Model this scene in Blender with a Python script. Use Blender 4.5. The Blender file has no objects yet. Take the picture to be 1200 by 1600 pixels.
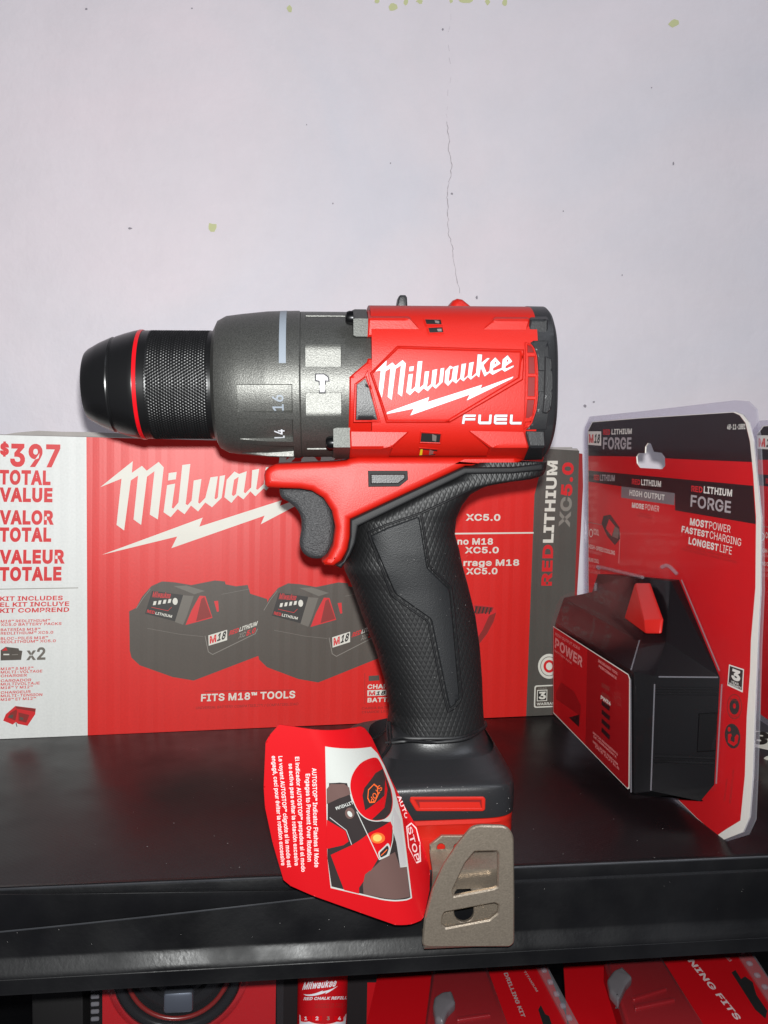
import bpy, bmesh, math, random
from mathutils import Vector, Matrix
from mathutils.geometry import delaunay_2d_cdt
random.seed(7)
S = 0.001                                  # all modelling below is in millimetres
sc = bpy.context.scene
COL = sc.collection

# ------------------------------------------------------------------ camera, world, flash, exposure
CAM = Vector((0.0, -331.0, 142.0)); FPX = 1400.0
PITCH = math.radians(3.9); ROLL = math.radians(1.3)
_F = Vector((0, math.cos(PITCH), -math.sin(PITCH)))
_R0 = Vector((1, 0, 0)); _U0 = Vector((0, math.sin(PITCH), math.cos(PITCH)))
_R = _R0*math.cos(ROLL) + _U0*math.sin(ROLL)
_U = _U0*math.cos(ROLL) - _R0*math.sin(ROLL)
cd = bpy.data.cameras.new('camera'); cam = bpy.data.objects.new('camera', cd); COL.objects.link(cam)
M = Matrix((_R, _U, -_F)).transposed().to_4x4(); M.translation = CAM*S
cam.matrix_world = M
cd.sensor_fit = 'HORIZONTAL'; cd.sensor_width = 36.0; cd.lens = 36.0*FPX/1200.0
cd.clip_start = 0.01; cd.clip_end = 20.0
sc.camera = cam

w = bpy.data.worlds.new('World'); sc.world = w; w.use_nodes = True
bg = w.node_tree.nodes['Background']; bg.inputs[0].default_value = (0.86, 0.88, 1.0, 1); bg.inputs[1].default_value = 0.10

fl = bpy.data.lights.new('phone_flash', 'POINT'); fl.energy = 7.7; fl.shadow_soft_size = 0.0035; fl.color = (0.985, 1.0, 0.985)
flo = bpy.data.objects.new('phone_flash', fl); COL.objects.link(flo)
flo.location = (CAM + _U*13 + _R*2 - _F*4)*S
rl = bpy.data.lights.new('room_fill', 'AREA'); rl.shape = 'DISK'; rl.size = 0.9; rl.energy = 7.5; rl.color = (0.86, 0.91, 1.0)  # soft bluish fill added to brighten the wall's right side, no lamp seen
rlo = bpy.data.objects.new('room_fill', rl); COL.objects.link(rlo)
rlo.location = (0.85, -0.75, 1.45)
rlo.rotation_euler = (Vector((0.0, 0.1, 0.1))-rlo.location).to_track_quat('-Z', 'Y').to_euler()

sc.view_settings.view_transform = 'Standard'; sc.view_settings.look = 'None'
sc.view_settings.exposure = 0.0; sc.view_settings.gamma = 1.0
sc.cycles.use_denoising = True
sc.cycles.max_bounces = 8; sc.cycles.transparent_max_bounces = 16
sc.cycles.caustics_reflective = False; sc.cycles.caustics_refractive = False

# ------------------------------------------------------------------ projection helpers
def ray(px, py):
    return _F + _R*((px-600.0)/FPX) + _U*((800.0-py)/FPX)
def hit(px, py, O, N):
    d = ray(px, py); t = (O-CAM).dot(N)/d.dot(N)
    return CAM + d*t
def floor_pt(px, py, z=0.0): return hit(px, py, Vector((0, 0, z)), Vector((0, 0, 1)))

class Frame:
    """a local frame: X along the thing, Z up, Y = into the depth"""
    def __init__(s, O, X, Zh=(0, 0, 1)):
        s.O = Vector(O); s.X = Vector(X).normalized(); Zh = Vector(Zh)
        s.Y = Zh.cross(s.X).normalized(); s.Z = s.X.cross(s.Y).normalized()
    def loc(s, px, py, y=0.0):
        p = hit(px, py, s.O + s.Y*y, s.Y) - s.O
        return (p.dot(s.X), p.dot(s.Z))
    def surf(s, px, py, g, n=14):
        y = 0.0
        for _ in range(n):
            x, z = s.loc(px, py, y); y = g(x, z)
        return (x, z)
    def at(s, px, py, y):
        x, z = s.loc(px, py, y); return (x, y, z)
    def world(s, p): return s.O + s.X*p[0] + s.Y*p[1] + s.Z*p[2]
    def matrix(s, off=(0, 0, 0)):
        m = Matrix((s.X, s.Y, s.Z)).transposed().to_4x4(); m.translation = s.world(off)*S
        return m

def srgb(r, g, b):
    f = lambda c: (c/255/12.92) if c/255 <= 0.04045 else ((c/255+0.055)/1.055)**2.4
    return (f(r), f(g), f(b), 1.0)

# ------------------------------------------------------------------ materials
def nodes_of(m): return m.node_tree.nodes, m.node_tree.links
def mat(name, col, rough=0.5, metal=0.0, spec=0.5, grain=0.0, gscale=3000, gdist=0.0002, mottle=0.0, mscale=60, coat=0.0, speck=0.0, sscale=2500, rvar=0.0):
    m = bpy.data.materials.new(name); m.use_nodes = True
    N, L = nodes_of(m); b = N['Principled BSDF']
    b.inputs['Base Color'].default_value = col; b.inputs['Roughness'].default_value = rough
    b.inputs['Metallic'].default_value = metal; b.inputs['Specular IOR Level'].default_value = spec
    b.inputs['Coat Weight'].default_value = coat; b.inputs['Coat Roughness'].default_value = 0.12
    tc = N.new('ShaderNodeTexCoord'); src = None
    if mottle > 0 or speck > 0:
        mx = N.new('ShaderNodeMix'); mx.data_type = 'RGBA'; mx.blend_type = 'MULTIPLY'; mx.inputs[0].default_value = 1.0
        mx.inputs[6].default_value = col
        nz = N.new('ShaderNodeTexNoise'); nz.inputs['Scale'].default_value = mscale if mottle > 0 else sscale; nz.inputs['Detail'].default_value = 5
        L.new(tc.outputs['Object'], nz.inputs['Vector'])
        mr = N.new('ShaderNodeMapRange'); a = mottle if mottle > 0 else speck
        mr.inputs[1].default_value = 0.3; mr.inputs[2].default_value = 0.7
        mr.inputs[3].default_value = 1.0-a; mr.inputs[4].default_value = 1.0+a
        L.new(nz.outputs['Fac'], mr.inputs[0]); L.new(mr.outputs[0], mx.inputs[7])
        L.new(mx.outputs[2], b.inputs['Base Color'])
    if rvar > 0:
        n2 = N.new('ShaderNodeTexNoise'); n2.inputs['Scale'].default_value = 45; n2.inputs['Detail'].default_value = 6
        L.new(tc.outputs['Object'], n2.inputs['Vector'])
        m2 = N.new('ShaderNodeMapRange'); m2.inputs[1].default_value = .3; m2.inputs[2].default_value = .7
        m2.inputs[3].default_value = max(0.02, rough-rvar); m2.inputs[4].default_value = min(1, rough+rvar)
        L.new(n2.outputs['Fac'], m2.inputs[0]); L.new(m2.outputs[0], b.inputs['Roughness'])
    if grain > 0:
        nz = N.new('ShaderNodeTexNoise'); nz.inputs['Scale'].default_value = gscale; nz.inputs['Detail'].default_value = 2
        L.new(tc.outputs['Object'], nz.inputs['Vector'])
        bp = N.new('ShaderNodeBump'); bp.inputs['Strength'].default_value = grain; bp.inputs['Distance'].default_value = gdist
        L.new(nz.outputs['Fac'], bp.inputs['Height']); L.new(bp.outputs[0], b.inputs['Normal'])
    return m
class NX:
    """tiny node-expression helper"""
    def __init__(s, m): s.N, s.L = nodes_of(m)
    def m(s, op, a, b=None, c=None):
        n = s.N.new('ShaderNodeMath'); n.operation = op
        for i, v in enumerate((a, b, c)):
            if v is None: continue
            if isinstance(v, (int, float)): n.inputs[i].default_value = v
            else: s.L.new(v, n.inputs[i])
        return n.outputs[0]
    def tri(s, v): return s.m('PINGPONG', v, 0.5)

red_plastic = mat('red_plastic', srgb(183, 26, 14), 0.45, spec=.38, grain=0.45, gscale=2600, gdist=0.00012)
red_dark = mat('red_plastic_slot', srgb(118, 12, 12), 0.45)
red_base = mat('red_plastic_smooth', srgb(178, 29, 17), 0.38, grain=0.12, gscale=1800)
black_plastic = mat('black_plastic', srgb(34, 34, 36), 0.42, grain=0.5, gscale=2200, gdist=0.00015)
black_gloss = mat('black_gloss', srgb(26, 26, 28), 0.22, grain=0.06, gscale=900)
black_metal = mat('chuck_black', srgb(20, 20, 21), 0.3, spec=0.6)
black_knurl = mat('chuck_knurl', srgb(26, 26, 27), 0.34, metal=0.35, spec=0.7)
red_ring_m = mat('ring_red', srgb(214, 14, 26), 0.3)
gear_metal = mat('gear_metal', srgb(98, 98, 95), 0.46, metal=0.7, grain=0.45, gscale=2400, gdist=0.00018, speck=0.35, sscale=2600)
gear_flat = mat('gear_flat', srgb(76, 77, 74), 0.5, metal=0.6, grain=0.45, gscale=2400, gdist=0.00018, speck=0.3, sscale=2600)
screw_m = mat('screw_black', srgb(22, 22, 24), 0.3, metal=0.6)
mark_white = mat('mark_white', srgb(214, 216, 222), 0.5)
mark_grey = mat('mark_grey', srgb(140, 148, 158), 0.5)
mark_dark = mat('mark_outline', srgb(44, 44, 48), 0.6)
logo_white = mat('logo_white', srgb(208, 204, 208), 0.45)
logo_edge = mat('logo_edge', srgb(70, 60, 66), 0.5)
bronze = mat('bronze_clip', srgb(170, 157, 141), 0.36, metal=0.82, grain=0.35, gscale=1900, gdist=0.00018, speck=0.12, sscale=1800)
dark_hole = mat('dark_gap', srgb(14, 12, 13), 0.7)
wire_yellow = mat('wire_yellow', srgb(214, 200, 40), 0.5)
copper_in = mat('inner_metal', srgb(150, 140, 135), 0.4, metal=0.6)
trigger_m = mat('trigger_rubber', srgb(52, 52, 54), 0.55, grain=1.0, gscale=1700, gdist=0.0004, speck=0.4, sscale=1900)
grip_smooth = mat('grip_smooth', srgb(25, 26, 28), 0.48, spec=.4, grain=0.5, gscale=2600, gdist=0.00015)
grip_edge = mat('grip_edge', srgb(20, 20, 22), 0.55, spec=.3, grain=0.2)
cord_m = mat('cord_black', srgb(18, 18, 20), 0.5)
# diamond textured rubber
grip_tex = mat('grip_rubber', srgb(22, 22, 23), 0.5, spec=.4)
def _grip():
    x = NX(grip_tex); N, L = x.N, x.L; b = N['Principled BSDF']
    tc = N.new('ShaderNodeTexCoord'); sp = N.new('ShaderNodeSeparateXYZ'); L.new(tc.outputs['Object'], sp.inputs[0])
    X, Z = sp.outputs[0], sp.outputs[2]
    k = x.m('ADD', X, x.m('MULTIPLY', Z, 0.22))
    a = x.m('ADD', x.m('MULTIPLY', k, 560.0), x.m('MULTIPLY', Z, 250.0))
    c = x.m('SUBTRACT', x.m('MULTIPLY', k, 560.0), x.m('MULTIPLY', Z, 330.0))
    h = x.m('MINIMUM', x.tri(a), x.tri(c))
    h = x.m('SMOOTH_MIN', h, 0.28, 0.1)
    bp = N.new('ShaderNodeBump'); bp.inputs['Strength'].default_value = .75; bp.inputs['Distance'].default_value = 0.0004
    L.new(h, bp.inputs['Height']); L.new(bp.outputs[0], b.inputs['Normal'])
_grip()
# wall paint
wall_m = mat('wall_paint', srgb(222, 216, 224), 0.55)
def _wall():
    N, L = nodes_of(wall_m); b = N['Principled BSDF']; tc = N.new('ShaderNodeTexCoord')
    n1 = N.new('ShaderNodeTexNoise'); n1.inputs['Scale'].default_value = 5.0; n1.inputs['Detail'].default_value = 6; n1.inputs['Roughness'].default_value = .55; n1.inputs['Distortion'].default_value = .8
    L.new(tc.outputs['Object'], n1.inputs['Vector'])
    cr = N.new('ShaderNodeValToRGB'); e = cr.color_ramp.elements
    e[0].position = .34; e[0].color = srgb(236, 232, 240); e[1].position = .66; e[1].color = srgb(249, 237, 243)
    k = e.new(.5); k.color = srgb(243, 235, 241)
    L.new(n1.outputs['Fac'], cr.inputs[0])
    n3 = N.new('ShaderNodeTexNoise'); n3.inputs['Scale'].default_value = 17.0; n3.inputs['Detail'].default_value = 8; n3.inputs['Roughness'].default_value = .7
    L.new(tc.outputs['Object'], n3.inputs['Vector'])
    mr = N.new('ShaderNodeMapRange'); mr.inputs[1].default_value = .36; mr.inputs[2].default_value = .64; mr.inputs[3].default_value = .972; mr.inputs[4].default_value = 1.02
    L.new(n3.outputs['Fac'], mr.inputs[0])
    mx = N.new('ShaderNodeMix'); mx.data_type = 'RGBA'; mx.blend_type = 'MULTIPLY'; mx.inputs[0].default_value = 1
    L.new(cr.outputs[0], mx.inputs[6]); L.new(mr.outputs[0], mx.inputs[7]); L.new(mx.outputs[2], b.inputs['Base Color'])
    n2 = N.new('ShaderNodeTexNoise'); n2.inputs['Scale'].default_value = 38; n2.inputs['Detail'].default_value = 9; n2.inputs['Roughness'].default_value = .62
    L.new(tc.outputs['Object'], n2.inputs['Vector'])
    bp = N.new('ShaderNodeBump'); bp.inputs['Strength'].default_value = .4; bp.inputs['Distance'].default_value = .0026
    L.new(n2.outputs['Fac'], bp.inputs['Height']); L.new(bp.outputs[0], b.inputs['Normal'])
_wall()
wall_crack = mat('wall_crack', srgb(182, 173, 178), 0.9)
wall_faint = mat('wall_crack_faint', srgb(212, 204, 210), 0.9)
wall_fleck = mat('wall_fleck', srgb(218, 220, 168), 0.8)
wall_pit = mat('wall_pit', srgb(158, 152, 160), 0.9)
# box card: corrugated print
def carton(name, col, rough=0.5, amp=0.05, wear=0.05):
    m = mat(name, col, rough); x = NX(m); N, L = x.N, x.L; b = N['Principled BSDF']
    tc = N.new('ShaderNodeTexCoord'); sp = N.new('ShaderNodeSeparateXYZ'); L.new(tc.outputs['Object'], sp.inputs[0])
    mp = N.new('ShaderNodeMapping'); mp.inputs['Scale'].default_value = (1, 1, .02); L.new(tc.outputs['Object'], mp.inputs[0])
    n0 = N.new('ShaderNodeTexNoise'); n0.inputs['Scale'].default_value = 60; n0.inputs['Detail'].default_value = 4; L.new(mp.outputs[0], n0.inputs['Vector'])
    nz = N.new('ShaderNodeTexNoise'); nz.inputs['Scale'].default_value = 30; nz.inputs['Detail'].default_value = 5; L.new(tc.outputs['Object'], nz.inputs['Vector'])
    v = x.m('ADD', x.m('MULTIPLY', sp.outputs[0], 1/0.0072), x.m('MULTIPLY', n0.outputs['Fac'], 1.6))
    wv = x.tri(v)
    n2 = N.new('ShaderNodeTexNoise'); n2.inputs['Scale'].default_value = 900; n2.inputs['Detail'].default_value = 3; L.new(tc.outputs['Object'], n2.inputs['Vector'])
    bp = N.new('ShaderNodeBump'); bp.inputs['Strength'].default_value = .35; bp.inputs['Distance'].default_value = .0004
    L.new(x.m('ADD', wv, x.m('MULTIPLY', n2.outputs['Fac'], .12)), bp.inputs['Height']); L.new(bp.outputs[0], b.inputs['Normal'])
    f = x.m('ADD', x.m('MULTIPLY', x.m('SUBTRACT', wv, .25), amp*2), x.m('MULTIPLY', x.m('SUBTRACT', nz.outputs['Fac'], .5), wear*4))
    f = x.m('ADD', f, x.m('MULTIPLY', x.m('SUBTRACT', n2.outputs['Fac'], .5), .18))
    mx = N.new('ShaderNodeMix'); mx.data_type = 'RGBA'; mx.blend_type = 'MULTIPLY'; mx.inputs[0].default_value = 1
    mx.inputs[6].default_value = col; L.new(x.m('ADD', f, 1.0), mx.inputs[7]); L.new(mx.outputs[2], b.inputs['Base Color'])
    return m
box_red = carton('carton_red', srgb(216, 36, 31), 0.42, .02, .035)
box_white = carton('carton_white', srgb(224, 225, 222), 0.5, .012, .03)
box_grey = carton('carton_grey', srgb(84, 80, 75), 0.45, .02, .1)
box_ink = carton('carton_dark_ink', srgb(84, 76, 69), 0.5, .025, .06)
ink_black = mat('ink_black', srgb(48, 44, 42), 0.5)
ink_grey = mat('ink_grey', srgb(134, 128, 120), 0.5)
ink_lgrey = mat('ink_light_grey', srgb(112, 106, 98), 0.5)
ink_red = mat('ink_red', srgb(212, 40, 44), 0.45, mottle=.06, mscale=120)
ink_dred = mat('ink_dark_red', srgb(140, 40, 36), 0.5)
ink_white = mat('ink_white', srgb(222, 219, 208), 0.5, mottle=.03, mscale=90)
carton_raw = mat('carton_raw', srgb(168, 162, 158), 0.8, grain=.4, gscale=900, mottle=.12, mscale=60)
# blister card
card_red = mat('card_red', srgb(206, 8, 18), 0.33, mottle=.05, mscale=30)
card_black = mat('card_black', srgb(32, 18, 21), 0.33)
card_grad = mat('card_black_to_red', srgb(40, 26, 28), 0.33)
def _grad():
    x = NX(card_grad); N, L = x.N, x.L; b = N['Principled BSDF']; tc = N.new('ShaderNodeTexCoord'); sp = N.new('ShaderNodeSeparateXYZ')
    L.new(tc.outputs['Object'], sp.inputs[0])
    cr = N.new('ShaderNodeValToRGB'); e = cr.color_ramp.elements
    e[0].position = .66; e[0].color = srgb(30, 16, 20); e[1].position = 1; e[1].color = srgb(190, 16, 24)
    L.new(x.m('MULTIPLY', sp.outputs[0], 1/.150), cr.inputs[0]); L.new(cr.outputs[0], b.inputs['Base Color'])
_grad()
card_white = mat('card_white', srgb(226, 224, 214), 0.6)
card_grey = mat('card_grey', srgb(120, 116, 118), 0.4)
card_silver = mat('card_silver', srgb(172, 166, 166), 0.4)
insert_red = mat('insert_red', srgb(188, 14, 22), 0.4)
insert_red2 = mat('insert_red_deep', srgb(150, 8, 16), 0.4)
insert_pale = mat('insert_pale', srgb(224, 150, 146), 0.5)
batt_black = mat('battery_black', srgb(13, 12, 14), 0.33, spec=.25, grain=.12, gscale=1500)
batt_slope = mat('battery_dark', srgb(13, 7, 10), 0.3, spec=.28)
latch_red = mat('latch_red', srgb(182, 30, 24), 0.36)
def clear(name, tint=(1, 1, 1, 1), refl=0.10, rough=0.06, veil=0.03):
    m = bpy.data.materials.new(name); m.use_nodes = True; N, L = nodes_of(m); N.remove(N['Principled BSDF'])
    t = N.new('ShaderNodeBsdfTransparent'); t.inputs[0].default_value = tint
    g = N.new('ShaderNodeBsdfGlossy'); g.inputs['Roughness'].default_value = rough
    d = N.new('ShaderNodeBsdfDiffuse'); d.inputs[0].default_value = (.75, .74, .8, 1)
    lw = N.new('ShaderNodeLayerWeight'); lw.inputs[0].default_value = .5; x = NX(m)
    mm = N.new('ShaderNodeMath'); mm.operation = 'MULTIPLY_ADD'; mm.inputs[1].default_value = .5*refl*10; mm.inputs[2].default_value = .03*refl*10; mm.use_clamp = True
    L.new(x.m('POWER', lw.outputs['Facing'], 4.5), mm.inputs[0])
    m1 = N.new('ShaderNodeMixShader'); L.new(mm.outputs[0], m1.inputs[0]); L.new(t.outputs[0], m1.inputs[1]); L.new(g.outputs[0], m1.inputs[2])
    m2 = N.new('ShaderNodeMixShader'); m2.inputs[0].default_value = veil; L.new(m1.outputs[0], m2.inputs[1]); L.new(d.outputs[0], m2.inputs[2])
    L.new(m2.outputs[0], N['Material Output'].inputs[0]); return m
plastic_clear = clear('clear_plastic', (.985, .98, .99, 1), .035, .07, .006)
plastic_bubble = clear('clear_bubble_plastic', (.98, .975, .985, 1), .05, .035, .003)
plastic_edge = clear('clear_plastic_edge', (.88, .87, .91, 1), .07, .1, .1)
# shelf
shelf_top_m = mat('shelf_liner', srgb(24, 17, 19), 0.34, spec=.3, rvar=.08)
def _liner():
    x = NX(shelf_top_m); N, L = x.N, x.L; b = N['Principled BSDF']; tc = N.new('ShaderNodeTexCoord'); sp = N.new('ShaderNodeSeparateXYZ'); L.new(tc.outputs['Object'], sp.inputs[0])
    a = x.tri(x.m('MULTIPLY', x.m('ADD', sp.outputs[0], sp.outputs[1]), 420.0)); c = x.tri(x.m('MULTIPLY', x.m('SUBTRACT', sp.outputs[0], sp.outputs[1]), 420.0))
    n = N.new('ShaderNodeTexNoise'); n.inputs['Scale'].default_value = 9; L.new(tc.outputs['Object'], n.inputs['Vector'])
    bp = N.new('ShaderNodeBump'); bp.inputs['Distance'].default_value = .0003; bp.inputs['Strength'].default_value = .35
    L.new(x.m('MULTIPLY', x.m('MULTIPLY', a, c), n.outputs['Fac']), bp.inputs['Height']); L.new(bp.outputs[0], b.inputs['Normal'])
_liner()
shelf_m = mat('shelf_black', srgb(14, 14, 16), 0.42, spec=.22, grain=.25, gscale=700, rvar=.16, mottle=.35, mscale=25)
shelf_glint_m = mat('shelf_edge_glint', srgb(46, 47, 50), 0.38, grain=.3, gscale=500, rvar=.14, mottle=.25, mscale=40)  # paler grey that paints the light caught along the shelf edges
dust_m = mat('dust', srgb(190, 186, 184), 0.9)
case_red = mat('case_red', srgb(124, 6, 14), 0.34, grain=.2, gscale=600)
pack_red = mat('pack_red', srgb(172, 8, 18), 0.4)
chrome = mat('chrome', srgb(150, 158, 172), 0.3, metal=.9)
smoke = mat('smoke_grey', srgb(96, 92, 96), 0.25, grain=.3, gscale=160)
pack_grey = mat('pack_grey', srgb(150, 140, 142), 0.5)

# ------------------------------------------------------------------ mesh helpers
class MB:
    def __init__(s): s.v = []; s.f = []; s.m = []
    def add(s, verts, faces, mi=0):
        k = len(s.v); s.v += [tuple(p) for p in verts]
        for f in faces: s.f.append([i+k for i in f]); s.m.append(mi)
        return s
    def loft(s, rings, cap0=True, cap1=True, mi=0, close=True):
        n = len(rings[0]); V = [p for r in rings for p in r]; F = []
        for i in range(len(rings)-1):
            for j in range(n if close else n-1):
                a = i*n+j; b = i*n+(j+1) % n; F.append((a, b, b+n, a+n))
        if cap0: F.append(tuple(range(n-1, -1, -1)))
        if cap1: F.append(tuple(range((len(rings)-1)*n, len(rings)*n)))
        return s.add(V, F, mi)
    def box(s, x0, x1, y0, y1, z0, z1, ch=0.0, mi=0):
        return s.bm(box_bm(x0, x1, y0, y1, z0, z1, ch), mi)
    def bm(s, b, mi=0):
        b.verts.index_update(); s.add([tuple(v.co) for v in b.verts], [[v.index for v in f.verts] for f in b.faces], mi); b.free(); return s
    def build(s, name, mats, parent=None, angle=38, off=(0, 0, 0), weld=0.0):
        me = bpy.data.meshes.new(name); ox, oy, oz = off
        me.from_pydata([((x-ox)*S, (y-oy)*S, (z-oz)*S) for x, y, z in s.v], [], s.f)
        if not isinstance(mats, (list, tuple)): mats = [mats]
        for m in mats: me.materials.append(m)
        me.polygons.foreach_set('material_index', s.m)
        b = bmesh.new(); b.from_mesh(me)
        bmesh.ops.remove_doubles(b, verts=b.verts, dist=1e-6 if weld == 0 else weld*S)
        if weld >= 0: bmesh.ops.recalc_face_normals(b, faces=b.faces)
        b.to_mesh(me); b.free()
        me.polygons.foreach_set('use_smooth', [True]*len(me.polygons)); me.set_sharp_from_angle(angle=math.radians(angle))
        o = bpy.data.objects.new(name, me); COL.objects.link(o)
        if parent is not None: o.parent = parent
        return o
def box_bm(x0, x1, y0, y1, z0, z1, ch=0.0, seg=2):
    b = bmesh.new(); bmesh.ops.create_cube(b, size=1)
    for v in b.verts:
        v.co = Vector((x0+(v.co.x+.5)*(x1-x0), y0+(v.co.y+.5)*(y1-y0), z0+(v.co.z+.5)*(z1-z0)))
    if ch > 0: bmesh.ops.bevel(b, geom=list(b.edges), offset=ch, segments=seg, affect='EDGES', profile=.5)
    return b
def area(P): return sum(P[i-1][0]*P[i][1]-P[i][0]*P[i-1][1] for i in range(len(P)))/2
def ccw(P): return list(P) if area(P) > 0 else list(P)[::-1]
def resample(P, d):
    out = []
    for i in range(len(P)):
        a = P[i]; b = P[(i+1) % len(P)]; L = math.hypot(b[0]-a[0], b[1]-a[1]); n = max(1, int(math.ceil(L/d)))
        out += [(a[0]+(b[0]-a[0])*k/n, a[1]+(b[1]-a[1])*k/n) for k in range(n)]
    return out
def inset(P, d):
    """offset a CCW loop to its left by d"""
    n = len(P); out = []
    for i in range(n):
        a = P[i-1]; b = P[i]; c = P[(i+1) % n]
        e1 = Vector((b[0]-a[0], b[1]-a[1])); e2 = Vector((c[0]-b[0], c[1]-b[1]))
        if e1.length < 1e-9 or e2.length < 1e-9: out.append(b); continue
        e1.normalize(); e2.normalize(); n1 = Vector((-e1.y, e1.x)); n2 = Vector((-e2.y, e2.x)); m = n1+n2
        if m.length < 1e-6: m = n1
        m.normalize(); k = d/max(.45, m.dot(n1)); out.append((b[0]+m.x*k, b[1]+m.y*k))
    return out
def rounded(P, r, seg=4):
    """round every corner of a 2-D polygon"""
    n = len(P); out = []
    for i in range(n):
        a, b, c = Vector(P[i-1]), Vector(P[i]), Vector(P[(i+1) % n])
        u = a-b; v = c-b; k = min(r, u.length*.45, v.length*.45)
        if k < 1e-6: out.append(tuple(b)); continue
        p = b+u.normalized()*k; q = b+v.normalized()*k
        for t in range(seg+1):
            t /= seg; out.append(tuple(p*(1-t)**2 + b*2*t*(1-t) + q*t*t))
    return out
def smooth(P, it=2):
    for _ in range(it):
        Q = []
        for i in range(len(P)):
            a = P[i]; b = P[(i+1) % len(P)]
            Q += [(a[0]*.75+b[0]*.25, a[1]*.75+b[1]*.25), (a[0]*.25+b[0]*.75, a[1]*.25+b[1]*.75)]
        P = Q
    return P
def cdt(loops):
    P = []; Ed = []
    for l in loops:
        k = len(P); n = len(l); P += [Vector((p[0], p[1])) for p in l]; Ed += [(k+i, k+(i+1) % n) for i in range(n)]
    r = delaunay_2d_cdt(P, Ed, [], 0, 1e-6, False); W = r[0]; out = []
    E2 = [(P[a].x, P[a].y, P[b].x, P[b].y) for a, b in Ed]
    for f in r[2]:
        x = sum(W[i].x for i in f)/len(f); y = sum(W[i].y for i in f)/len(f); c = False
        for x0, y0, x1, y1 in E2:
            if (y0 > y) != (y1 > y) and x < (x1-x0)*(y-y0)/(y1-y0)+x0: c = not c
        if c: out.append(tuple(f))
    return [(v.x, v.y) for v in W], out
def fill2d(loops, step=0.0):
    """triangulate loops (first outer, rest holes), optionally cut into a grid: verts (x,z), faces"""
    V, T = cdt(loops)
    if step <= 0: return V, [tuple(t) for t in T]
    b = bmesh.new(); bv = [b.verts.new((p[0], 0, p[1])) for p in V]
    for t in T:
        try: b.faces.new([bv[i] for i in t])
        except ValueError: pass
    xs = [p[0] for p in V]; zs = [p[1] for p in V]
    for ax, lo, hi in ((0, min(xs), max(xs)), (2, min(zs), max(zs))):
        n = int((hi-lo)/step)
        for k in range(1, n+1):
            co = Vector((0, 0, 0)); co[ax] = lo+(hi-lo)*k/(n+1); no = Vector((0, 0, 0)); no[ax] = 1
            bmesh.ops.bisect_plane(b, geom=list(b.verts)+list(b.edges)+list(b.faces), plane_co=co, plane_no=no, dist=1e-5)
    b.verts.index_update()
    r = [(v.co.x, v.co.z) for v in b.verts], [tuple(v.index for v in f.verts) for f in b.faces]
    b.free(); return r
def plate(mb, loops, g, h=1.0, ch=0.3, base=0.6, step=2.0, mi=0, back=None):
    """raised plate that follows the near surface y=g(x,z): top h in front of it, chamfer ch, walls into it"""
    loops = [ccw(l) if i == 0 else ccw(l)[::-1] for i, l in enumerate(loops)]
    inner = [inset(l, ch) for l in loops] if ch > 0 else loops
    V, F = fill2d(inner, step); mb.add([(x, g(x, z)-h, z) for x, z in V], F, mi)
    for l, il in zip(loops, inner):
        if step > 0:
            A_ = []; B_ = []
            for i in range(len(l)):
                a, b, c, d = l[i], l[(i+1) % len(l)], il[i], il[(i+1) % len(l)]; n = max(1, int(math.ceil(math.hypot(b[0]-a[0], b[1]-a[1])/step*2)))
                for k in range(n):
                    t = k/n; A_.append((a[0]+(b[0]-a[0])*t, a[1]+(b[1]-a[1])*t)); B_.append((c[0]+(d[0]-c[0])*t, c[1]+(d[1]-c[1])*t))
            l, il = A_, B_
        n = len(l); R = [[(x, g(x, z)-h, z) for x, z in il]]
        if ch > 0: R.append([(x, g(x, z)-h+ch, z) for x, z in l])
        R.append([(x, g(x, z)+base, z) for x, z in l])
        mb.loft(R, False, False, mi)
    if back is not None:
        V, F = fill2d(loops, step); mb.add([(x, g(x, z)+base, z) for x, z in V], F, back)
def prism(mb, P, y0, y1, ch=0.0, mi=0, seg=3):
    """extruded outline with rounded front and back edges"""
    P = ccw(P); R = []
    if ch > 0:
        for k in range(seg+1):
            a = math.pi/2*k/seg; q = inset(P, ch*(1-math.sin(a))); R.append([(x, y0+ch*(1-math.cos(a)), z) for x, z in q])
        for k in range(seg, -1, -1):
            a = math.pi/2*k/seg; q = inset(P, ch*(1-math.sin(a))); R.append([(x, y1-ch*(1-math.cos(a)), z) for x, z in q])
        C = inset(P, ch)
    else: R = [[(x, y, z) for x, z in P] for y in (y0, y1)]; C = P
    mb.loft(R, False, False, mi); V, F = fill2d([C])
    mb.add([(x, y0, z) for x, z in V], F, mi); mb.add([(x, y1, z) for x, z in V], F, mi)
def tube(mb, pts, r, n=6, mi=0):
    P = [Vector(p) for p in pts]; Q = []
    for i in range(len(P)-1):
        a = P[max(0, i-1)]; b = P[i]; c = P[i+1]; d = P[min(len(P)-1, i+2)]
        for t in (0, .25, .5, .75): Q.append(.5*((2*b)+(c-a)*t+(2*a-5*b+4*c-d)*t*t+(3*b-a-3*c+d)*t**3))
    Q.append(P[-1]); R = []
    for i, p in enumerate(Q):
        t = (Q[min(i+1, len(Q)-1)]-Q[max(0, i-1)]).normalized(); u = t.cross(Vector((.3, .9, .2))).normalized(); v = t.cross(u)
        R.append([p+u*(r*math.cos(2*math.pi*k/n))+v*(r*math.sin(2*math.pi*k/n)) for k in range(n)])
    mb.loft(R, mi=mi)
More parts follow.
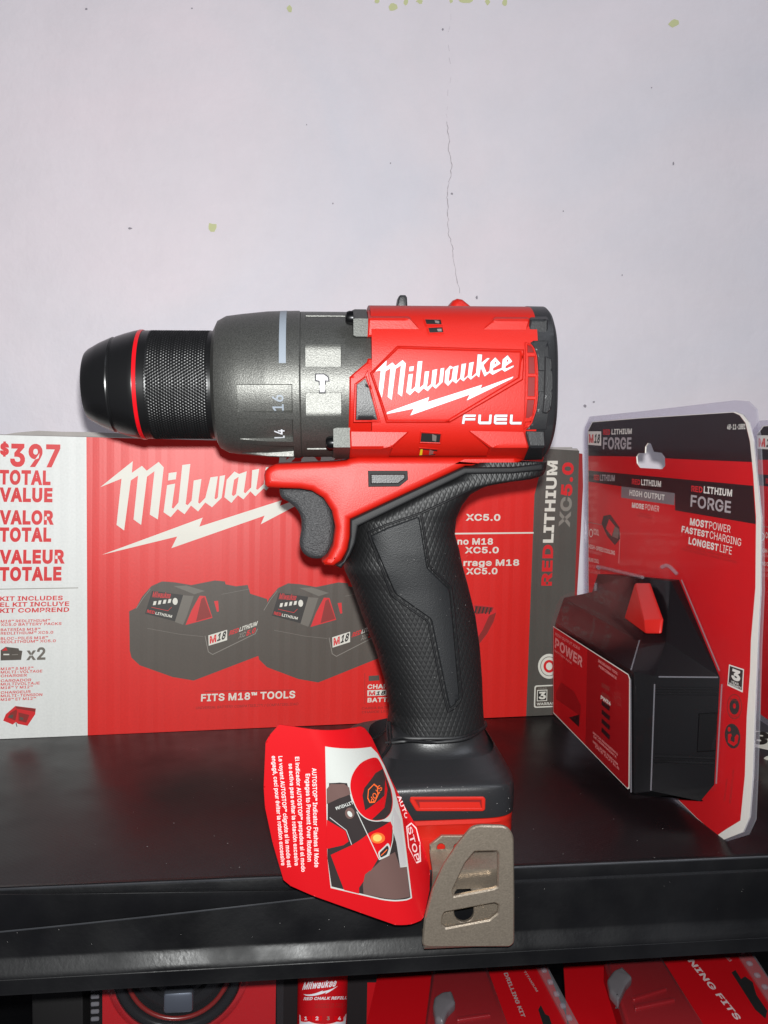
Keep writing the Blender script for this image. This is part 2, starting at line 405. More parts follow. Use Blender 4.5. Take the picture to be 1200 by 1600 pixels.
def sweep_x(mb, prof, x0, x1, th, mi=0):
    """a sheet-metal strip: centre line prof [(y,z)], extruded from x0 to x1"""
    P = [Vector(p) for p in prof]; A = []; B = []
    for i, p in enumerate(P):
        t = (P[min(i+1, len(P)-1)]-P[max(0, i-1)]).normalized(); nn = Vector((-t.y, t.x))
        A.append(p+nn*th/2); B.append(p-nn*th/2)
    L = A+B[::-1]; mb.loft([[(x, q.x, q.y) for q in L] for x in (x0, x1)], mi=mi)
def arc(cy, cz, r, a0, a1, n=8):
    return [(cy+r*math.cos(math.radians(a0+(a1-a0)*k/n)), cz+r*math.sin(math.radians(a0+(a1-a0)*k/n))) for k in range(n+1)]
def oval(cx, cy, rx, ry, n=28, rot=0.0):
    c, s = math.cos(rot), math.sin(rot)
    return [(cx+rx*math.cos(2*math.pi*k/n)*c-ry*math.sin(2*math.pi*k/n)*s, cy+rx*math.cos(2*math.pi*k/n)*s+ry*math.sin(2*math.pi*k/n)*c) for k in range(n)]
# letter outlines (units: 1/100 of a capital's height): letter|advance|loops
GLYPHS = {}
for _l in """A|94|3,0 40,100 54,100 91,0 78,0 56,59 52,73 46,94 48,94 42,73 37,59 17,0;22,28 22,39 73,39 73,28
B|90|12,0 12,100 47,100 54,100 60,98 65,96 69,94 72,91 75,87 77,83 78,78 78,73 78,69 77,66 76,63 70,56 62,52 65,51 68,50 71,48 74,46 77,43 79,40 81,36 82,32 82,27 82,22 81,17 79,13 76,9 72,6 68,4 62,2 56,0 48,0;24,11 48,11 55,12 61,13 65,16 68,19 69,23 70,27 70,30 69,33 67,36 65,39 63,41 60,43 57,44 53,45 49,45 24,45;24,56 47,56 57,58 59,60 62,62 64,64 65,67 66,70 66,73 66,77 64,81 61,84 58,87 53,88 47,89 24,89
C|100|53,-1 44,-1 37,1 30,5 23,10 18,16 14,23 10,31 9,40 8,50 9,60 10,69 14,77 18,84 23,90 30,95 37,99 44,101 53,101 67,99 71,97 75,95 79,93 82,90 85,86 88,82 90,78 92,73 93,68 80,68 77,78 70,84 62,88 53,90 47,89 41,88 36,85 32,81 28,77 25,72 22,65 21,58 20,50 21,42 22,35 25,28 28,23 32,19 36,15 41,12 47,11 53,10 62,12 70,16 77,22 80,32 93,32 92,27 90,22 88,18 85,14 82,11 79,7 75,5 71,3 67,1 62,0 58,-1
D|99|43,0 19,0 19,11 42,11 50,12 57,13 62,16 67,19 71,24 74,29 77,36 78,42 78,50 78,58 77,65 75,71 71,76 68,81 63,84 57,87 51,88 43,89 18,89 18,100 44,100 54,99 62,97 69,94 76,89 81,84 85,77 88,69 90,60 91,50 90,40 88,31 85,23 81,16 75,11 69,6 61,3 53,1;24,100 24,0 12,0 12,100
E|82|12,0 12,100 73,100 73,89 24,89 24,56 70,56 70,45 24,45 24,11 74,11 74,0
F|81|12,0 12,100 73,100 73,89 24,89 24,55 68,55 68,43 24,43 24,0
G|102|53,-1 44,-1 36,1 29,5 23,10 18,16 14,23 10,31 9,40 8,50 9,60 10,69 14,77 18,84 23,90 29,95 36,99 44,101 52,101 57,101 62,100 67,99 71,97 75,95 79,92 83,89 86,86 88,82 90,78 92,73 93,69 80,69 76,77 70,84 62,88 52,90 46,89 41,88 36,85 32,81 28,77 25,72 22,65 21,58 20,50 21,42 22,35 25,28 28,23 32,19 36,15 41,12 47,11 53,10 58,11 63,12 68,14 72,17 75,20 78,24 80,29 81,34 82,40 85,39 56,39 56,50 94,50 94,39 93,31 92,24 89,18 85,12 80,8 74,4 68,1 60,-1
H|102|12,0 12,100 24,100 24,57 77,57 77,100 90,100 90,0 77,0 77,46 24,46 24,0
I|59|6,0 6,11 23,11 23,89 6,89 6,100 53,100 53,89 36,89 36,11 53,11 53,0
J|78|36,-1 28,0 21,2 15,6 10,12 7,20 7,29 7,34 19,34 19,29 20,23 21,18 24,15 27,12 32,10 36,10 41,10 45,12 49,15 51,18 53,23 53,29 53,100 66,100 66,29 65,20 62,12 58,6 52,2 45,0
K|92|21,29 21,42 27,51 34,60 42,68 71,100 88,100 45,54;12,0 12,100 24,100 24,66 24,44 24,38 24,0;73,0 37,51 45,61 88,0
L|77|12,0 12,100 24,100 24,11 71,11 71,0
M|123|12,0 12,100 30,100 54,37 56,31 59,24 61,16 63,10 60,10 62,16 65,24 67,31 69,37 94,100 112,100 112,0 99,0 99,57 99,64 99,72 99,81 100,90 101,90 98,80 95,71 92,63 90,57 67,0 56,0 33,57 31,63 28,71 25,80 22,90 23,90 24,82 24,73 24,65 24,57 24,0
N|103|12,0 12,100 27,100 67,36 71,30 76,21 81,11 80,11 79,21 78,31 78,38 78,100 91,100 91,0 76,0 40,57 35,65 29,75 21,89 23,89 24,75 24,64 25,57 25,0
O|105|52,-1 44,-1 37,1 30,5 23,10 18,16 14,23 10,31 9,40 8,50 9,60 10,69 14,77 18,84 23,90 30,95 37,99 44,101 52,101 61,101 68,99 75,95 82,90 87,84 91,77 94,69 96,60 97,50 96,40 94,31 91,23 87,16 82,10 75,5 68,1 61,-1;52,10 58,11 64,12 69,15 73,18 77,23 80,28 83,35 84,42 85,50 84,58 83,65 80,72 77,77 73,82 69,85 64,88 58,89 52,90 47,89 41,88 36,85 32,82 28,77 25,72 22,65 21,58 20,50 21,42 22,35 25,28 28,23 32,18 36,15 41,12 47,11
P|87|12,0 12,100 46,100 53,100 60,98 65,96 70,93 74,89 77,84 79,79 80,74 80,68 80,63 79,57 77,52 74,48 70,44 65,41 60,38 53,37 46,37 21,37 21,48 46,48 51,48 55,49 58,50 61,52 64,55 65,58 67,61 67,65 68,68 67,72 67,76 65,79 64,82 61,84 58,86 55,88 51,89 46,89 24,89 24,0
Q|105|48,31 61,31 73,17 75,13 92,-9 79,-9 68,5 65,9;52,-1 44,-1 37,1 30,5 23,10 18,16 14,23 10,31 9,40 8,50 9,60 10,69 14,77 18,84 23,90 30,95 37,99 44,101 52,101 61,101 68,99 75,95 82,90 87,84 91,77 94,69 96,60 97,50 96,40 94,31 91,23 87,16 82,10 75,5 68,1 61,-1;52,10 58,11 64,12 69,15 73,18 77,23 80,28 83,35 84,42 85,50 84,58 83,65 80,72 77,77 73,82 69,85 64,88 58,89 52,90 47,89 41,88 36,85 32,82 28,77 25,72 22,65 21,58 20,50 21,42 22,35 25,28 28,23 32,18 36,15 41,12 47,11
R|88|12,0 12,100 46,100 54,100 60,98 65,96 70,93 74,89 77,85 79,80 80,75 80,69 80,63 79,58 77,53 74,49 70,46 65,43 60,41 54,39 46,39 19,39 19,50 46,50 51,50 55,51 59,52 61,54 64,56 66,59 67,62 68,65 68,69 68,73 67,76 66,80 64,82 61,85 58,86 55,88 51,89 46,89 24,89 24,0;69,0 45,45 60,45 84,0
S|88|44,-2 37,-1 31,0 25,2 20,5 16,8 13,12 10,16 8,21 8,27 21,27 21,23 22,20 24,17 27,15 29,13 33,12 44,10 48,10 52,11 56,12 60,14 62,16 65,18 67,21 68,24 68,27 68,30 67,33 65,35 58,40 48,44 36,47 28,50 22,53 17,57 13,61 11,67 10,73 11,79 12,84 15,88 18,92 22,95 27,98 32,100 38,101 45,101 51,101 57,100 62,98 67,95 71,92 74,88 77,84 78,79 79,74 66,74 65,79 63,83 59,86 55,88 50,90 44,90 40,90 36,89 33,88 30,86 27,85 25,82 24,80 23,77 23,74 23,71 24,68 26,66 33,61 42,58 52,55 61,52 71,47 78,39 79,35 80,32 80,27 80,22 78,17 76,12 73,8 69,5 64,2 58,0 51,-1
T|88|6,89 6,100 82,100 82,89 50,89 50,0 38,0 38,89
U|102|51,-2 43,-1 36,0 30,3 25,6 20,11 17,16 14,21 12,27 12,34 12,100 24,100 24,35 25,30 26,26 28,22 30,19 33,16 37,13 41,12 46,10 51,10 56,10 61,12 65,13 69,16 72,19 74,22 76,26 77,30 77,35 77,100 90,100 90,34 89,27 88,21 85,16 81,11 77,6 71,3 65,0 58,-1
V|94|40,0 3,100 17,100 38,41 42,27 49,6 46,6 52,27 57,41 78,100 91,100 55,0
W|135|30,0 3,100 16,100 32,39 34,29 37,18 39,8 37,8 39,18 42,29 44,39 60,100 75,100 91,39 93,29 96,18 98,8 96,8 98,18 100,29 103,39 119,100 132,100 104,0 90,0 72,63 69,77 66,93 69,93 66,78 62,63 45,0
X|93|4,0 43,56 43,46 6,100 20,100 35,79 40,71 44,65 48,57 46,57 50,65 53,71 59,79 73,100 88,100 51,47 51,56 90,0 75,0 57,25 53,32 49,38 45,45 48,45 44,39 41,33 36,25 18,0
Y|93|40,0 40,41 3,100 18,100 38,68 44,57 49,45 44,45 49,58 55,68 75,100 89,100 53,41 53,0
Z|86|8,0 8,9 54,76 60,85 67,93 68,89 56,89 44,89 8,89 8,100 78,100 78,91 33,25 26,16 19,7 18,11 30,11 42,11 79,11 79,0
a|77|31,-2 27,-1 23,0 19,1 15,3 12,6 9,9 7,12 6,17 6,21 6,25 7,29 8,32 10,34 13,36 15,38 25,41 35,43 46,45 52,46 53,47 54,48 54,50 52,58 47,63 38,65 29,63 23,59 20,54 8,57 10,61 12,65 15,68 19,70 22,72 26,74 38,76 47,75 56,71 59,69 61,66 63,63 65,59 66,55 66,49 66,0 54,0 54,10 50,5 42,0;33,9 38,9 41,10 45,12 48,13 50,16 52,18 53,21 54,24 54,27 54,37 51,36 45,35 39,34 34,33 26,31 20,27 19,26 18,23 18,21 20,14 26,10
b|83|45,-2 41,-1 37,-1 34,1 27,6 23,12 22,12 22,0 10,0 10,100 22,100 22,63 23,63 27,68 34,73 37,75 41,75 45,76 51,75 57,73 62,71 66,67 70,63 73,58 75,51 76,45 77,37 76,30 75,23 73,17 70,11 66,7 62,3 57,1 51,-1;43,9 48,10 52,11 55,13 58,16 60,19 62,23 63,27 64,32 64,37 64,42 63,47 62,51 60,55 58,59 55,61 52,63 48,64 43,65 39,64 35,63 32,61 29,59 26,55 25,52 23,47 22,43 22,37 22,32 23,27 25,23 26,19 29,15 32,13 35,11 39,10
c|78|41,-2 34,-1 28,1 23,3 18,7 14,11 11,17 9,23 7,30 7,37 7,44 9,51 11,57 14,63 18,67 23,71 28,73 34,75 41,76 51,74 60,70 67,63 71,54 60,51 57,57 53,61 48,64 41,65 36,64 32,63 29,61 26,58 23,55 21,51 20,46 19,42 19,37 19,32 20,27 21,23 23,19 26,16 29,13 32,11 36,10 41,9 48,10 53,13 57,17 60,23 71,20 67,11 60,4 51,0
d|83|38,-2 32,-1 27,1 22,3 17,7 14,11 11,17 9,23 7,30 7,37 7,45 9,51 11,58 14,63 18,67 22,71 27,73 32,75 38,76 43,75 47,75 50,73 56,68 60,63 61,63 61,100 73,100 73,0 61,0 61,12 60,12 56,6 50,1 46,-1 43,-1;40,9 44,10 48,11 52,13 55,15 57,19 59,23 60,27 61,32 61,37 61,43 60,47 59,52 57,55 55,59 52,61 48,63 45,64 40,65 36,64 32,63 28,61 26,59 23,55 21,51 20,47 19,42 19,37 19,32 20,27 21,23 23,19 26,16 29,13 32,11 36,10
e|79|42,-2 35,-1 29,1 23,3 18,7 14,11 11,17 9,23 7,29 7,37 7,44 9,51 11,57 14,62 18,67 23,71 28,73 34,75 40,76 52,74 56,72 59,70 63,67 66,64 68,60 70,55 72,50 73,45 73,38 73,33 15,33 15,43 66,43 61,40 61,44 60,49 59,53 57,56 54,59 52,62 48,63 45,65 40,65 36,65 32,63 29,62 26,59 23,56 21,53 20,49 19,45 19,41 19,35 19,30 20,25 22,21 24,17 27,14 30,12 33,10 37,9 42,9 50,10 56,14 60,21 72,18 70,14 68,11 66,8 63,5 59,3 56,1 51,-1 47,-1
f|50|45,75 45,64 1,64 1,75;16,0 16,85 16,89 17,92 19,96 21,98 24,100 27,102 37,104 44,104 48,102 45,92 42,93 38,93 35,93 32,92 30,90 29,88 28,86 28,82 28,0
g|84|41,-30 35,-29 31,-29 26,-27 16,-22 10,-14 20,-8 24,-13 30,-17 41,-19 46,-19 51,-17 55,-15 59,-11 61,-7 61,-1 61,13 60,13 56,8 50,3 46,2 43,1 38,1 33,1 27,3 22,5 18,9 14,13 11,18 9,24 7,30 7,38 7,45 9,52 11,58 14,63 18,67 22,71 27,73 33,75 39,76 43,75 47,75 50,73 57,68 60,63 62,63 62,75 73,75 73,-2 73,-8 71,-13 69,-18 66,-21 62,-24 57,-27 52,-28 47,-29;40,12 45,12 48,13 52,15 55,17 57,20 59,24 60,28 61,33 61,38 61,43 60,48 59,52 57,56 55,59 52,61 49,63 45,64 40,65 36,64 32,63 29,61 26,59 23,55 21,52 20,47 19,43 19,38 19,33 20,28 21,24 23,20 26,17 29,15 32,13 36,12
h|81|22,45 22,0 10,0 10,100 22,100 22,57 20,57 23,63 26,68 30,71 34,74 39,75 45,76 50,75 54,74 58,72 62,70 65,67 67,63 69,59 70,53 70,47 70,0 58,0 58,46 58,52 56,56 54,60 50,63 46,64 41,65 38,64 35,64 32,62 29,61 27,58 25,56 23,52 23,49
i|33|10,0 10,75 22,75 22,0;16,87 14,87 12,88 11,89 9,91 8,93 8,95 8,97 9,99 11,101 12,102 14,103 16,103 19,103 21,102 22,101 24,99 25,97 25,95 25,93 24,91 22,89 21,88 19,87
j|33|10,75 22,75 22,-6 22,-10 21,-14 20,-18 18,-21 16,-23 13,-25 9,-27 5,-28 1,-28 -2,-28 -2,-17 0,-17 4,-17 6,-16 8,-14 9,-12 10,-9 10,-6;16,87 14,87 12,88 11,89 9,91 8,93 8,95 8,97 9,99 11,101 12,102 14,103 16,103 19,103 21,102 22,101 24,99 24,97 25,95 24,93 24,91 22,89 21,88 19,87
k|75|22,27 22,42 24,42 56,75 71,75 36,39 35,39;10,0 10,100 22,100 22,0;58,0 29,37 38,45 73,0
l|37|27,0 22,0 18,1 15,4 12,7 11,12 10,17 10,100 22,100 22,19 24,12 25,11 26,10 29,10 32,10 33,11 36,1 32,0
m|120|10,0 10,75 22,75 22,58 21,58 22,62 24,65 26,68 34,74 43,76 48,75 53,74 56,71 59,67 62,63 63,58 61,58 63,61 64,65 66,67 75,74 86,76 90,76 94,75 98,73 101,71 104,68 106,65 108,60 109,56 109,50 109,0 97,0 97,50 97,55 95,59 93,61 90,63 86,65 82,65 79,65 76,64 74,63 68,57 66,49 66,0 54,0 54,51 53,55 52,58 50,61 47,63 43,65 39,65 31,63 29,61 26,59 25,57 23,54 23,51 22,47 22,0
n|81|22,45 22,0 10,0 10,75 22,75 22,57 20,57 23,63 26,68 30,71 34,74 39,75 45,76 50,75 54,74 58,72 62,70 65,67 67,63 69,59 70,53 70,47 70,0 58,0 58,46 58,52 56,56 54,60 50,63 46,64 41,65 38,64 35,64 32,62 29,61 27,58 25,56 23,52 23,49
o|82|41,-2 34,-1 28,1 23,3 18,7 14,11 11,17 9,23 7,30 7,37 7,44 9,51 11,57 14,63 18,67 23,71 28,73 34,75 41,76 47,75 53,73 59,71 63,67 67,63 71,57 73,51 74,44 75,37 74,30 73,23 71,17 67,11 63,7 59,3 53,1 47,-1;41,9 45,10 50,11 53,13 56,16 59,19 60,23 62,27 62,32 63,37 62,42 62,46 60,51 59,55 56,58 53,61 50,63 45,64 41,65 36,64 32,63 29,61 26,58 23,55 21,51 20,46 19,42 19,37 19,32 20,27 21,23 23,19 26,16 29,13 32,11 36,10
p|83|10,-28 10,75 22,75 22,63 23,63 27,68 34,73 37,75 41,75 45,76 51,75 57,73 62,71 66,67 70,63 73,58 75,51 76,45 77,37 76,30 75,23 73,17 70,11 66,7 62,3 57,1 51,-1 45,-2 41,-1 37,-1 34,1 27,6 23,12 22,12 22,-28;43,9 48,10 52,11 55,13 58,16 60,19 62,23 63,27 64,32 64,37 64,42 63,47 62,51 60,55 58,59 55,61 52,63 48,64 43,65 39,64 35,63 32,61 29,59 26,55 25,52 23,47 22,43 22,37 22,32 23,27 25,23 26,19 29,15 32,13 35,11 39,10
q|83|73,-28 61,-28 61,12 60,12 56,6 50,1 46,-1 43,-1 38,-2 32,-1 27,1 22,3 17,7 14,11 11,17 9,23 7,30 7,37 7,45 9,51 11,58 14,63 18,67 22,71 27,73 32,75 38,76 43,75 47,75 50,73 56,68 60,63 61,63 61,75 73,75;40,9 44,10 48,11 52,13 55,15 57,19 59,23 60,27 61,32 61,37 61,43 60,47 59,52 57,55 55,59 52,61 48,63 45,64 40,65 36,64 32,63 28,61 26,59 23,55 21,51 20,47 19,42 19,37 19,32 20,27 21,23 23,19 26,16 29,13 32,11 36,10
r|51|10,0 10,75 22,75 22,63 23,63 24,67 27,70 30,72 34,74 38,75 42,76 45,76 48,75 48,63 45,64 41,64 37,64 34,63 31,62 29,60 27,58 25,56 23,53 23,50 22,47 22,0
s|72|36,-2 31,-1 26,-1 22,1 18,2 15,5 12,7 10,11 8,14 7,19 18,21 20,17 22,14 24,12 28,10 31,9 36,9 40,9 45,10 48,12 51,15 52,17 53,20 52,23 51,25 50,27 48,28 45,30 42,30 29,33 23,35 18,38 14,41 11,45 10,49 9,54 10,58 11,62 13,65 15,68 19,71 23,73 27,74 32,75 37,76 42,75 46,75 50,73 53,71 56,69 59,67 64,57 53,54 52,57 50,60 48,62 45,64 41,65 37,65 33,65 29,64 26,62 23,60 22,57 21,54 22,52 23,50 24,48 34,44 45,41 51,39 56,37 60,34 63,30 65,26 65,21 65,17 63,13 61,9 59,6 55,3 51,1 46,0 41,-1
t|45|40,75 40,64 1,64 1,75;13,93 25,93 25,19 25,16 26,14 27,12 28,11 31,10 33,10 36,10 40,11 42,0 38,-1 33,-1 27,0 22,1 18,4 15,8 13,13 13,18
u|81|36,-1 31,-1 27,0 23,2 19,5 16,8 14,12 12,16 11,21 10,27 10,75 22,75 22,28 23,23 24,18 27,15 30,12 34,10 39,10 43,10 46,11 49,12 52,14 54,16 56,19 57,22 58,26 58,30 58,75 70,75 70,0 59,0 59,18 60,18 58,12 54,7 51,3 46,1 41,-1
v|77|32,0 3,75 17,75 32,30 37,17 40,4 36,4 40,17 44,30 60,75 73,75 44,0
w|111|27,0 4,75 17,75 26,42 30,27 34,8 32,8 36,26 41,42 50,75 62,75 71,42 75,27 79,8 77,8 81,27 85,42 94,75 107,75 84,0 72,0 63,34 60,44 57,55 54,66 57,66 54,55 52,44 49,34 39,0
x|74|4,0 34,43 34,34 6,75 20,75 29,60 35,50 41,40 34,40 40,50 46,60 55,75 69,75 41,33 41,42 70,0 56,0 45,17 39,27 34,36 40,36 35,27 29,17 18,0
y|77|9,-27 12,-17 14,-17 20,-17 26,-15 30,-7 32,0 3,75 17,75 32,30 37,17 40,4 36,4 40,17 44,30 60,75 73,75 40,-11 35,-21 27,-27 18,-29 13,-28
z|75|8,0 8,9 50,63 9,63 9,75 65,75 65,65 25,12 25,11 67,11 67,0
0|89|45,-1 37,-1 31,1 26,5 21,9 17,15 14,22 11,30 10,40 9,50 10,60 11,69 14,78 17,85 21,91 26,95 31,99 38,101 45,101 52,101 58,99 63,95 68,91 72,85 76,78 78,69 79,60 80,50 79,40 78,30 76,22 72,15 68,9 64,5 58,1 52,-1;45,10 49,10 53,12 57,14 60,18 63,23 65,28 66,35 67,42 68,50 67,58 66,65 65,72 63,77 60,82 57,86 53,88 49,90 45,90 40,90 36,88 32,86 29,82 26,77 24,72 23,65 22,58 21,50 22,42 23,35 24,28 26,23 29,18 32,14 36,12 40,10
1|89|15,0 15,11 77,11 77,0;54,100 54,0 42,0 42,88 41,88 17,70 17,84 39,100
2|89|13,0 13,9 46,45 55,56 61,64 63,73 63,76 62,80 60,82 59,85 56,87 54,88 44,90 40,90 37,89 34,88 31,86 29,84 27,81 26,78 25,75 25,71 13,71 13,77 15,82 17,87 20,91 24,95 28,98 33,100 38,101 44,101 50,101 55,100 60,98 64,95 68,91 71,88 73,83 74,78 75,73 73,62 66,51 52,35 30,12 30,11 77,11 77,0
3|89|43,-1 37,-1 31,0 26,2 21,4 17,8 14,11 11,16 9,20 9,26 21,26 22,23 23,20 25,17 27,15 30,13 32,12 43,10 54,12 57,14 60,16 62,18 63,21 64,25 65,28 64,32 64,35 62,39 60,41 57,44 54,46 50,47 45,48 40,49 31,49 31,59 57,88 57,89 14,89 14,100 73,100 73,91 42,55 42,57 49,57 55,56 61,54 66,51 70,48 73,44 75,39 77,34 77,28 77,23 75,18 73,13 70,9 65,5 61,2 55,0 49,-1
4|89|8,21 8,31 49,100 61,100 21,33 21,32 81,32 81,21;55,0 55,24 55,29 55,62 67,62 67,0
5|89|43,-1 38,-1 32,0 28,2 23,5 19,8 16,12 14,16 12,21 12,26 24,26 25,23 26,20 27,17 34,12 43,10 47,10 51,11 54,13 57,15 60,17 62,21 63,24 64,28 64,32 64,36 63,40 62,43 60,47 57,49 54,52 51,53 47,54 43,54 33,53 25,48 13,50 19,100 72,100 72,89 30,89 26,59 27,59 35,64 45,66 50,65 54,64 58,63 61,61 65,59 68,56 70,53 73,49 74,45 76,41 77,37 77,32 76,26 75,20 73,15 69,10 65,6 61,3 55,1 50,-1
6|89|44,-1 39,-1 33,1 28,3 23,6 20,10 17,15 14,20 13,26 12,32 13,37 14,42 16,47 27,67 50,100 63,100 30,51 29,51 32,57 38,60 46,62 52,61 57,60 62,58 66,55 70,51 73,47 75,42 76,37 76,31 76,25 75,19 72,14 69,10 65,6 61,3 56,1 50,-1;44,10 48,10 52,11 55,12 58,14 60,17 62,20 63,23 64,27 64,31 64,35 63,39 62,42 60,45 58,47 55,49 52,51 48,52 44,52 41,52 37,51 34,49 31,47 29,45 27,42 26,39 25,35 25,31 25,27 26,23 27,20 29,17 31,14 34,12 37,11 41,10
7|89|19,0 64,88 64,89 12,89 12,100 77,100 77,88 32,0
8|89|44,-1 38,-1 32,0 27,2 22,5 18,8 15,12 12,17 11,21 10,27 10,31 11,35 13,38 15,42 17,45 20,47 23,50 26,51 30,52 25,54 21,57 18,61 16,65 14,70 14,75 14,80 16,84 18,88 21,92 24,95 29,98 33,100 39,101 44,101 50,101 55,100 60,98 64,95 68,92 71,88 73,84 75,80 75,75 75,70 73,65 71,61 67,57 64,54 59,52 63,51 66,50 69,47 72,45 74,42 76,38 78,35 78,31 79,27 78,21 77,17 74,12 71,8 67,5 62,2 57,0 51,-1;44,10 49,10 53,11 56,12 59,13 61,16 63,18 65,21 66,24 66,27 66,31 65,34 63,37 61,40 59,42 56,44 52,45 48,46 44,46 40,46 37,45 33,44 30,42 28,40 26,37 24,34 23,31 23,27 23,24 24,21 25,18 27,16 30,13 33,12 36,11 40,10;44,57 54,59 56,61 59,63 60,65 62,68 62,71 63,74 62,77 62,80 60,83 59,85 57,87 54,88 44,90 35,88 32,87 30,85 28,83 27,80 26,77 26,74 26,71 27,68 28,65 30,63 32,61 35,59
9|89|44,101 50,101 56,99 61,97 65,94 69,90 72,85 75,80 76,74 76,68 76,63 75,58 73,53 62,33 39,0 26,0 59,49 60,49 57,43 50,40 43,38 37,39 32,40 27,42 23,45 19,49 16,53 14,58 13,63 12,69 13,75 14,81 17,86 20,90 24,94 28,97 33,99 39,101;44,90 41,90 37,89 34,88 31,86 29,83 27,80 26,77 25,73 25,69 25,65 26,61 27,58 29,55 31,53 34,51 37,49 41,48 44,48 48,48 52,49 55,51 58,53 60,55 62,58 63,61 64,65 64,69 64,73 63,77 62,80 60,83 58,86 55,88 52,89 48,90
$|88|40,-15 40,115 48,115 48,-15;44,-2 37,-1 31,0 25,2 20,5 16,8 13,12 10,16 8,21 8,27 21,27 21,23 22,20 24,17 27,15 29,13 33,12 44,10 48,10 52,11 56,12 60,14 62,16 65,18 67,21 68,24 68,27 68,30 67,33 65,35 58,40 48,44 36,47 28,50 22,53 17,57 13,61 11,67 10,73 11,79 12,84 15,88 18,92 22,95 27,98 32,100 38,101 45,101 51,101 57,100 62,98 67,95 71,92 74,88 77,84 78,79 79,74 66,74 65,79 63,83 59,86 55,88 50,90 44,90 40,90 36,89 33,88 30,86 27,85 25,82 24,80 23,77 23,74 23,71 24,68 26,66 33,61 42,58 52,55 61,52 71,47 78,39 79,35 80,32 80,27 80,22 78,17 76,12 73,8 69,5 64,2 58,0 51,-1
&|88|39,-1 32,-1 27,0 22,2 17,5 14,8 11,12 8,16 7,21 7,26 7,30 8,34 9,37 17,46 28,55 42,66 47,69 50,74 51,80 51,83 50,85 48,87 46,89 43,90 40,91 33,89 29,85 27,78 29,71 33,64 40,56 86,0 72,0 34,46 24,58 17,68 16,71 15,75 15,78 15,83 16,86 18,90 20,93 23,96 26,98 30,100 35,101 39,101 44,101 48,100 52,98 56,96 58,93 61,90 62,87 63,83 64,79 62,71 57,64 50,58 30,43 22,34 20,32 19,29 19,26 19,23 20,20 21,17 23,15 26,13 28,11 31,10 34,9 38,9 42,9 46,10 49,12 59,19 62,22 64,26 66,30 67,34 68,39 69,44 80,44 80,38 79,33 78,28 73,18 68,12 65,9 62,6 58,3 53,1 48,0 44,-1
.|37|19,-1 16,-1 14,0 12,2 11,4 10,6 10,8 10,10 11,13 12,14 14,16 16,17 19,17 21,17 23,16 25,14 27,13 27,10 28,8 27,6 27,4 25,2 23,0 21,-1
/|49|46,105 14,-15 3,-15 35,105
-|89|66,48 66,37 22,37 22,48
,|37|7,-23 13,14 27,14 17,-23
™|83|57,64 41,100 48,100 59,74 70,100 76,100 60,64;40,64 40,100 46,100 46,64;71,64 71,100 77,100 77,64;16,64 16,97 23,97 23,64;5,94 5,100 33,100 33,94
á|77|31,-2 27,-1 23,0 19,1 15,3 12,6 9,9 7,12 6,17 6,21 6,25 7,29 8,32 10,34 13,36 15,38 25,41 35,43 46,45 52,46 53,47 54,48 54,50 52,58 47,63 38,65 29,63 23,59 20,54 8,57 10,61 12,65 15,68 19,70 22,72 26,74 38,76 47,75 56,71 59,69 61,66 63,63 65,59 66,55 66,49 66,0 54,0 54,10 50,5 42,0;33,9 38,9 41,10 45,12 48,13 50,16 52,18 53,21 54,24 54,27 54,37 51,36 45,35 39,34 34,33 26,31 20,27 19,26 18,23 18,21 20,14 26,10;32,84 41,104 55,104 42,84
é|79|42,-2 35,-1 29,1 23,3 18,7 14,11 11,17 9,23 7,29 7,37 7,44 9,51 11,57 14,62 18,67 23,71 28,73 34,75 40,76 52,74 56,72 59,70 63,67 66,64 68,60 70,55 72,50 73,45 73,38 73,33 15,33 15,43 66,43 61,40 61,44 60,49 59,53 57,56 54,59 52,62 48,63 45,65 40,65 36,65 32,63 29,62 26,59 23,56 21,53 20,49 19,45 19,41 19,35 19,30 20,25 22,21 24,17 27,14 30,12 33,10 37,9 42,9 50,10 56,14 60,21 72,18 70,14 68,11 66,8 63,5 59,3 56,1 51,-1 47,-1;35,84 44,104 58,104 45,84
í|33|10,0 10,75 22,75 22,0;11,84 21,104 34,104 21,84
ó|82|41,-2 34,-1 28,1 23,3 18,7 14,11 11,17 9,23 7,30 7,37 7,44 9,51 11,57 14,63 18,67 23,71 28,73 34,75 41,76 47,75 53,73 59,71 63,67 67,63 71,57 73,51 74,44 75,37 74,30 73,23 71,17 67,11 63,7 59,3 53,1 47,-1;41,9 45,10 50,11 53,13 56,16 59,19 60,23 62,27 62,32 63,37 62,42 62,46 60,51 59,55 56,58 53,61 50,63 45,64 41,65 36,64 32,63 29,61 26,58 23,55 21,51 20,46 19,42 19,37 19,32 20,27 21,23 23,19 26,16 29,13 32,11 36,10;36,84 45,104 58,104 45,84
Á|94|3,0 40,100 54,100 91,0 78,0 56,59 52,73 46,94 48,94 42,73 37,59 17,0;22,28 22,39 73,39 73,28;42,110 51,129 65,129 52,110
Í|59|6,0 6,11 23,11 23,89 6,89 6,100 53,100 53,89 36,89 36,11 53,11 53,0;24,110 34,129 47,129 34,110""".split('\n'):
    _c, _a, _o = _l.split('|')
    GLYPHS[_c] = (int(_a), [[tuple(int(q) for q in p.split(',')) for p in lo.split()] for lo in _o.split(';')])
_tc = {}
